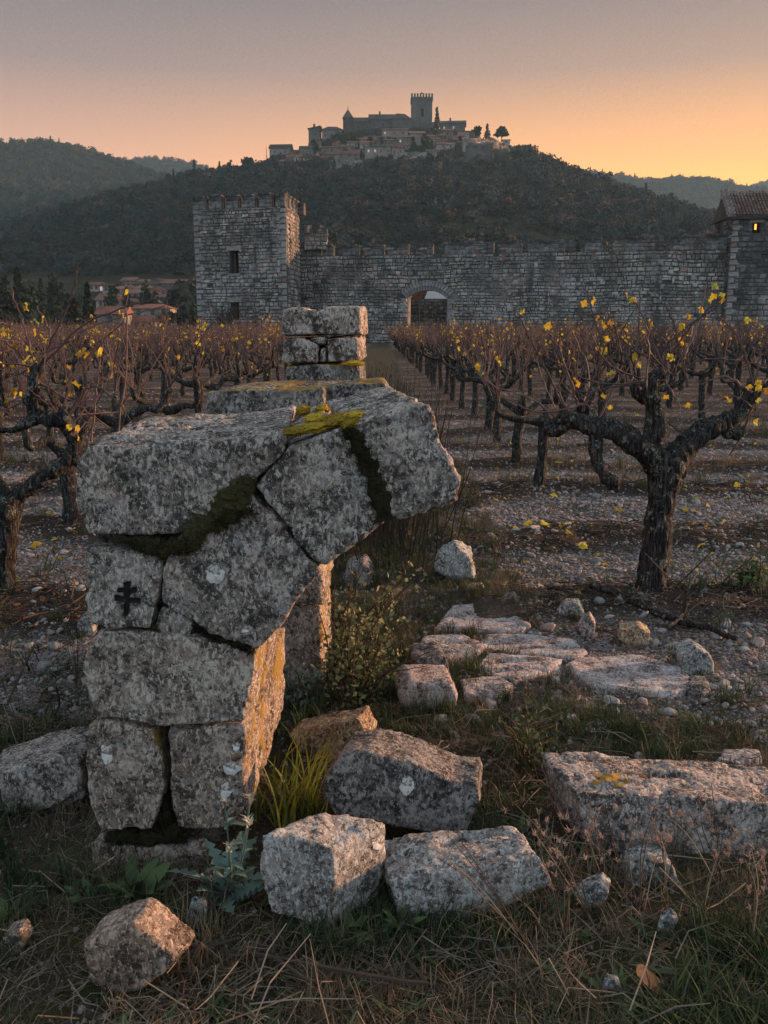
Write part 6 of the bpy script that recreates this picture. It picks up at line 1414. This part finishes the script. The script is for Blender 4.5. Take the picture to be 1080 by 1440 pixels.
shrub(515, 990, [(560, 925), (585, 950), (535, 905), (600, 930), (500, 930), (480, 945)], 'low leafy shrub right under the straggly one', 7, 22, .018, 'weed', .1, 30)
shrub(410, 985, [(390, 950), (420, 945), (450, 955), (470, 960), (400, 965)], 'low dark weeds in the shade behind the jamb', 8, 16, .024, 'weed_blue', .1, 22)
shrub(735, 1085, [(700, 1030), (745, 1000), (770, 1020), (800, 1040), (725, 1015), (780, 1060)], 'young pale green weed with dark stem left of the long slab', 9, 16, .024, 'weed', .25, 16)
shrub(1052, 838, [(1030, 800), (1060, 788), (1085, 800), (1045, 812), (1070, 815)], 'green leafy plant at the right edge beside the big vine', 10, 18, .035, 'weed', .2, 18)
shrub(1050, 715, [(1030, 690), (1045, 680), (1020, 700)], 'small dead twiggy shoot in the gravel at far right', 11, 6, .01, 'dead_leaf', .6, 2)

# tall dry weeds along the path behind the stack
for i, (px, D, t) in enumerate([(530, 6.5, 505), (520, 9, 490), (545, 8, 520), (528, 12, 480)]):
    g2 = np.random.default_rng(60 + i); p = Vector((W(px, 500, D).x, D, 0)); root = empty('dry_weed', p, ['tall dry weed just right of the stacked stones', 'dry weed thicket on the path behind the stacked stones', 'dry weed beside the first row behind the leaning block', 'farthest dry weed on the path towards the gate'][i], 'weed'); tw = []
    for k in range(170):
        b0 = np.array(p) + [g2.normal(0, .22), g2.normal(0, .5), 0]; e = b0 + [g2.normal(0, .14), g2.normal(0, .14), g2.uniform(.5, 1.15)]; tw.append(tube(np.array([b0, (b0 + e) / 2 + g2.normal(0, .03, 3), e]), [.005, .004, .002], 3, cap=False))
        for q in range(3): f_ = b0 + (e - b0) * g2.uniform(.4, 1); tw.append(tube(np.array([f_, f_ + g2.normal(0, .07, 3) + [0, 0, .06]]), [.002, .001], 3, cap=False))
    tag(part('stalks', *join(tw), M['twig'], root), kind='stuff')
# dock and thistle at the foot of the pier
def lobed_leaf(L, w, teeth, seed, droop=.5):
    g2 = np.random.default_rng(seed); n = 22; V, F = [], []
    for i in range(n + 1):
        t = i / n; ww = w * math.sin(math.pi * min(1, t * .93 + .05)) ** .7 * .5; ww *= (1 - teeth * (.5 + .5 * math.cos(i * 2.1 + .3)))
        zc = L * (.55 * t - droop * t * t); V += [(L * t, -ww, zc + .10 * ww * 3), (L * t, 0, zc), (L * t, ww, zc + .10 * ww * 3)]
    for i in range(n):
        for j in (0, 1): F.append((3 * i + j, 3 * i + j + 1, 3 * i + 4 + j, 3 * i + 3 + j))
    return np.array(V), F
def rosette(px, py, n, L, w, teeth, m, label, seed, name, up=(.1, .9)):
    p = ground_at(px, py); root = empty(name, p, label, 'plant'); g2 = np.random.default_rng(seed)
    for i in range(n):
        me = mesh('leaf', *lobed_leaf(L * g2.uniform(.7, 1.2), w * g2.uniform(.8, 1.2), teeth, seed + i, g2.uniform(.3, .7)), M[m], True); o = ob('leaf', me, root, (g2.normal(0, .012), g2.normal(0, .012), .01)); o.rotation_euler = (g2.normal(0, .25), -g2.uniform(*up) * .9, i * 2.4 + g2.normal(0, .3))
    return root
rosette(195, 1262, 11, .115, .042, .05, 'weed', 'broad leaved dock growing at the foot of the pier', 700, 'dock_plant')
th = rosette(318, 1262, 14, .17, .062, .72, 'weed_blue', 'blue green thistle with jagged leaves between pier and cube shaped block', 720, 'thistle', (.2, 1.1))
g2 = np.random.default_rng(15)
for i, (hx, hy) in enumerate([(322, 1196), (350, 1158), (316, 1132), (352, 1125), (300, 1240)]):
    p0 = np.array(th.location); e = np.array(W(hx, hy, p0[1] + .02 * i - .03)); part('stem', *tube(spline(np.array([p0, (p0 + e) / 2 + [.01, 0, 0], e]), 5), .0026, 5), M['weed_blue'], th)
    fl = [blade(e + g2.normal(0, .004, 3), g2.uniform(0, 6.28), g2.uniform(.015, .03), .005, g2.uniform(.4, 1), g2, 3) for _ in range(22)]; part('flower_head', *join(fl), M['thistle_flower'], th)
    for j in range(3):
        t = .35 + .2 * j; q = p0 + (e - p0) * t; V, F = lobed_leaf(.06, .026, .6, 800 + i * 4 + j); a = g2.uniform(0, 6.28); c, s_ = math.cos(a), math.sin(a); part('leaf', V @ np.array([[c, s_, 0], [-s_, c, 0], [0, 0, 1]]) + q, F, M['weed_blue'], th)
for i, (px, py, lab) in enumerate([(565, 1300, 'small leafy weed under the left end of the ridged block'), (500, 1302, 'small leafy weed between the two lower tumbled stones'), (120, 1265, 'grassy green weed left of the dock'), (20, 1295, 'dark green weed at the left edge')]): rosette(px, py, 10, .07, .024, .3, 'weed', lab, 840 + 20 * i, 'weed_plant', (.2, 1.0))
# dried flower stalks in front of the slab
for i, (px, py, tx, ty, lab) in enumerate([(830, 1300, 742, 1150, 'dried stalk leaning far left with feathery heads, before the long slab'), (850, 1255, 852, 1160, 'upright dried stalk with pink heads before the slab left end'), (900, 1290, 905, 1150, 'dried stalk with heads standing before the slab middle'), (935, 1255, 925, 1165, 'short dried stalk beside the arched pale stone'), (990, 1290, 1045, 1180, 'dried stalk leaning right before the slab'), (1060, 1330, 1062, 1220, 'dried stalk with heads near the right edge'), (800, 1330, 812, 1190, 'dried stalk in front of the pale rounded stone'), (1010, 1240, 975, 1120, 'thin dried stalk crossing the slab top'), (40, 1090, 10, 940, 'tall dried stalk at the left edge before the gravel'), (110, 960, 76, 800, 'thin dead stalk left of the marked stone'), (745, 1330, 640, 1200, 'bent dry stalk arching over the ridged block')]):
    p = ground_at(px, py); g2 = np.random.default_rng(90 + i); root = empty('dried_stalk', p, lab, 'dried plant'); p0 = np.array(p)
    for k in range(5):
        e = np.array(W(tx + g2.normal(0, 22), ty + g2.normal(0, 18), p.y - .02 + g2.normal(0, .04))); m_ = (p0 + e) / 2 + np.array([g2.normal(0, .015), 0, .03]); P = spline(np.array([p0 + g2.normal(0, .008, 3), m_, e]), 6); part('stalk', *tube(P, np.linspace(.0019, .0009, len(P)), 4), M['straw' if k % 2 else 'twig'], root)
        for b_ in range(3):
            q = P[int(len(P) * g2.uniform(.45, .95))]; d = q + np.array([g2.normal(0, .03), g2.normal(0, .02), g2.uniform(.0, .04)]); part('side_stalk', *tube(np.array([q, d]), [.001, .0007], 3), M['straw'], root)
            if i not in (9, 10): part('seed_head', *join([blade(d + g2.normal(0, .002, 3), g2.uniform(0, 6.28), g2.uniform(.008, .019), .004, g2.uniform(.2, 1.1), g2, 3) for _ in range(8)]), M['seed_head'], root)
# fallen branches
def branch(pts, r, label, seed, name='fallen_branch', m='twig'):
    g2 = np.random.default_rng(seed); P = np.array([list(ground_at(x, y)) for x, y in pts]); P[:, 2] += r * .9 + np.abs(g2.normal(0, .01, len(P))); root = empty(name, P[0], label, 'branch')
    S = spline(P, 7); S += g2.normal(0, r * .25, S.shape); part('stem', *tube(S, np.linspace(r, r * .55, len(S)), 8, .25, seed), M['bark'], root)
    for i in range(4):
        q = S[int(len(S) * g2.uniform(.2, .9))]; part('side_twig', *tube(spline(np.array([q, q + g2.normal(0, .08, 3) + [0, 0, .05], q + g2.normal(0, .16, 3) + [0, 0, .05]]), 4), [.006] * 4 + [.004] * 4 + [.002], 5), M[m], root)
branch([(830, 838), (880, 860), (940, 875), (1000, 895), (1036, 910)], .024, 'long dark fallen branch lying below the big vine', 1)
branch([(960, 838), (1010, 832), (1060, 836), (1090, 845)], .010, 'thin fallen cane at the right behind the long dark branch', 2)
branch([(940, 890), (962, 872), (968, 852), (955, 838)], .010, 'short curved pale twig standing up beside the long dark branch', 3)
branch([(640, 722), (690, 704), (740, 690)], .012, 'dead cane on the ground left of the second vine trunk', 4)
branch([(100, 1020), (60, 1010), (-10, 990)], .010, 'dead cane on the grass at the left edge', 5)
# brown leaf near the bottom right
p = ground_at(922, 1388); V, F = leaf_mesh('b', None, .075, 9); V = V @ np.array(Matrix.Rotation(1.1, 3, 'Z') @ Matrix.Rotation(.35, 3, 'X')).T; V[:, 2] += .022 - V[:, 2].min() * 0
tag(solo('fallen_leaf', V + np.array(p), F, M['brown_leaf'], p, True), 'curled brown leaf lying in the grass at lower right', 'leaf')
# ------------------------------------------------------------ air
V, F = box(-2700, 2700, -600, 2500, -2.0, 305)
hm = bpy.data.materials.new('haze'); hm.use_nodes = True; nt = hm.node_tree; nt.nodes.remove(nt.nodes['Principled BSDF'])
vol = nt.nodes.new('ShaderNodeVolumePrincipled'); vol.inputs['Color'].default_value = (.52, .84, 1.0, 1); vol.inputs['Density'].default_value = HAZE = 1.6e-4; vol.inputs['Anisotropy'].default_value = .0
nt.links.new(vol.outputs[0], nt.nodes['Material Output'].inputs['Volume'])
tag(ob('haze', mesh('haze', V, F, hm)), kind='stuff')
bpy.context.view_layer.update()
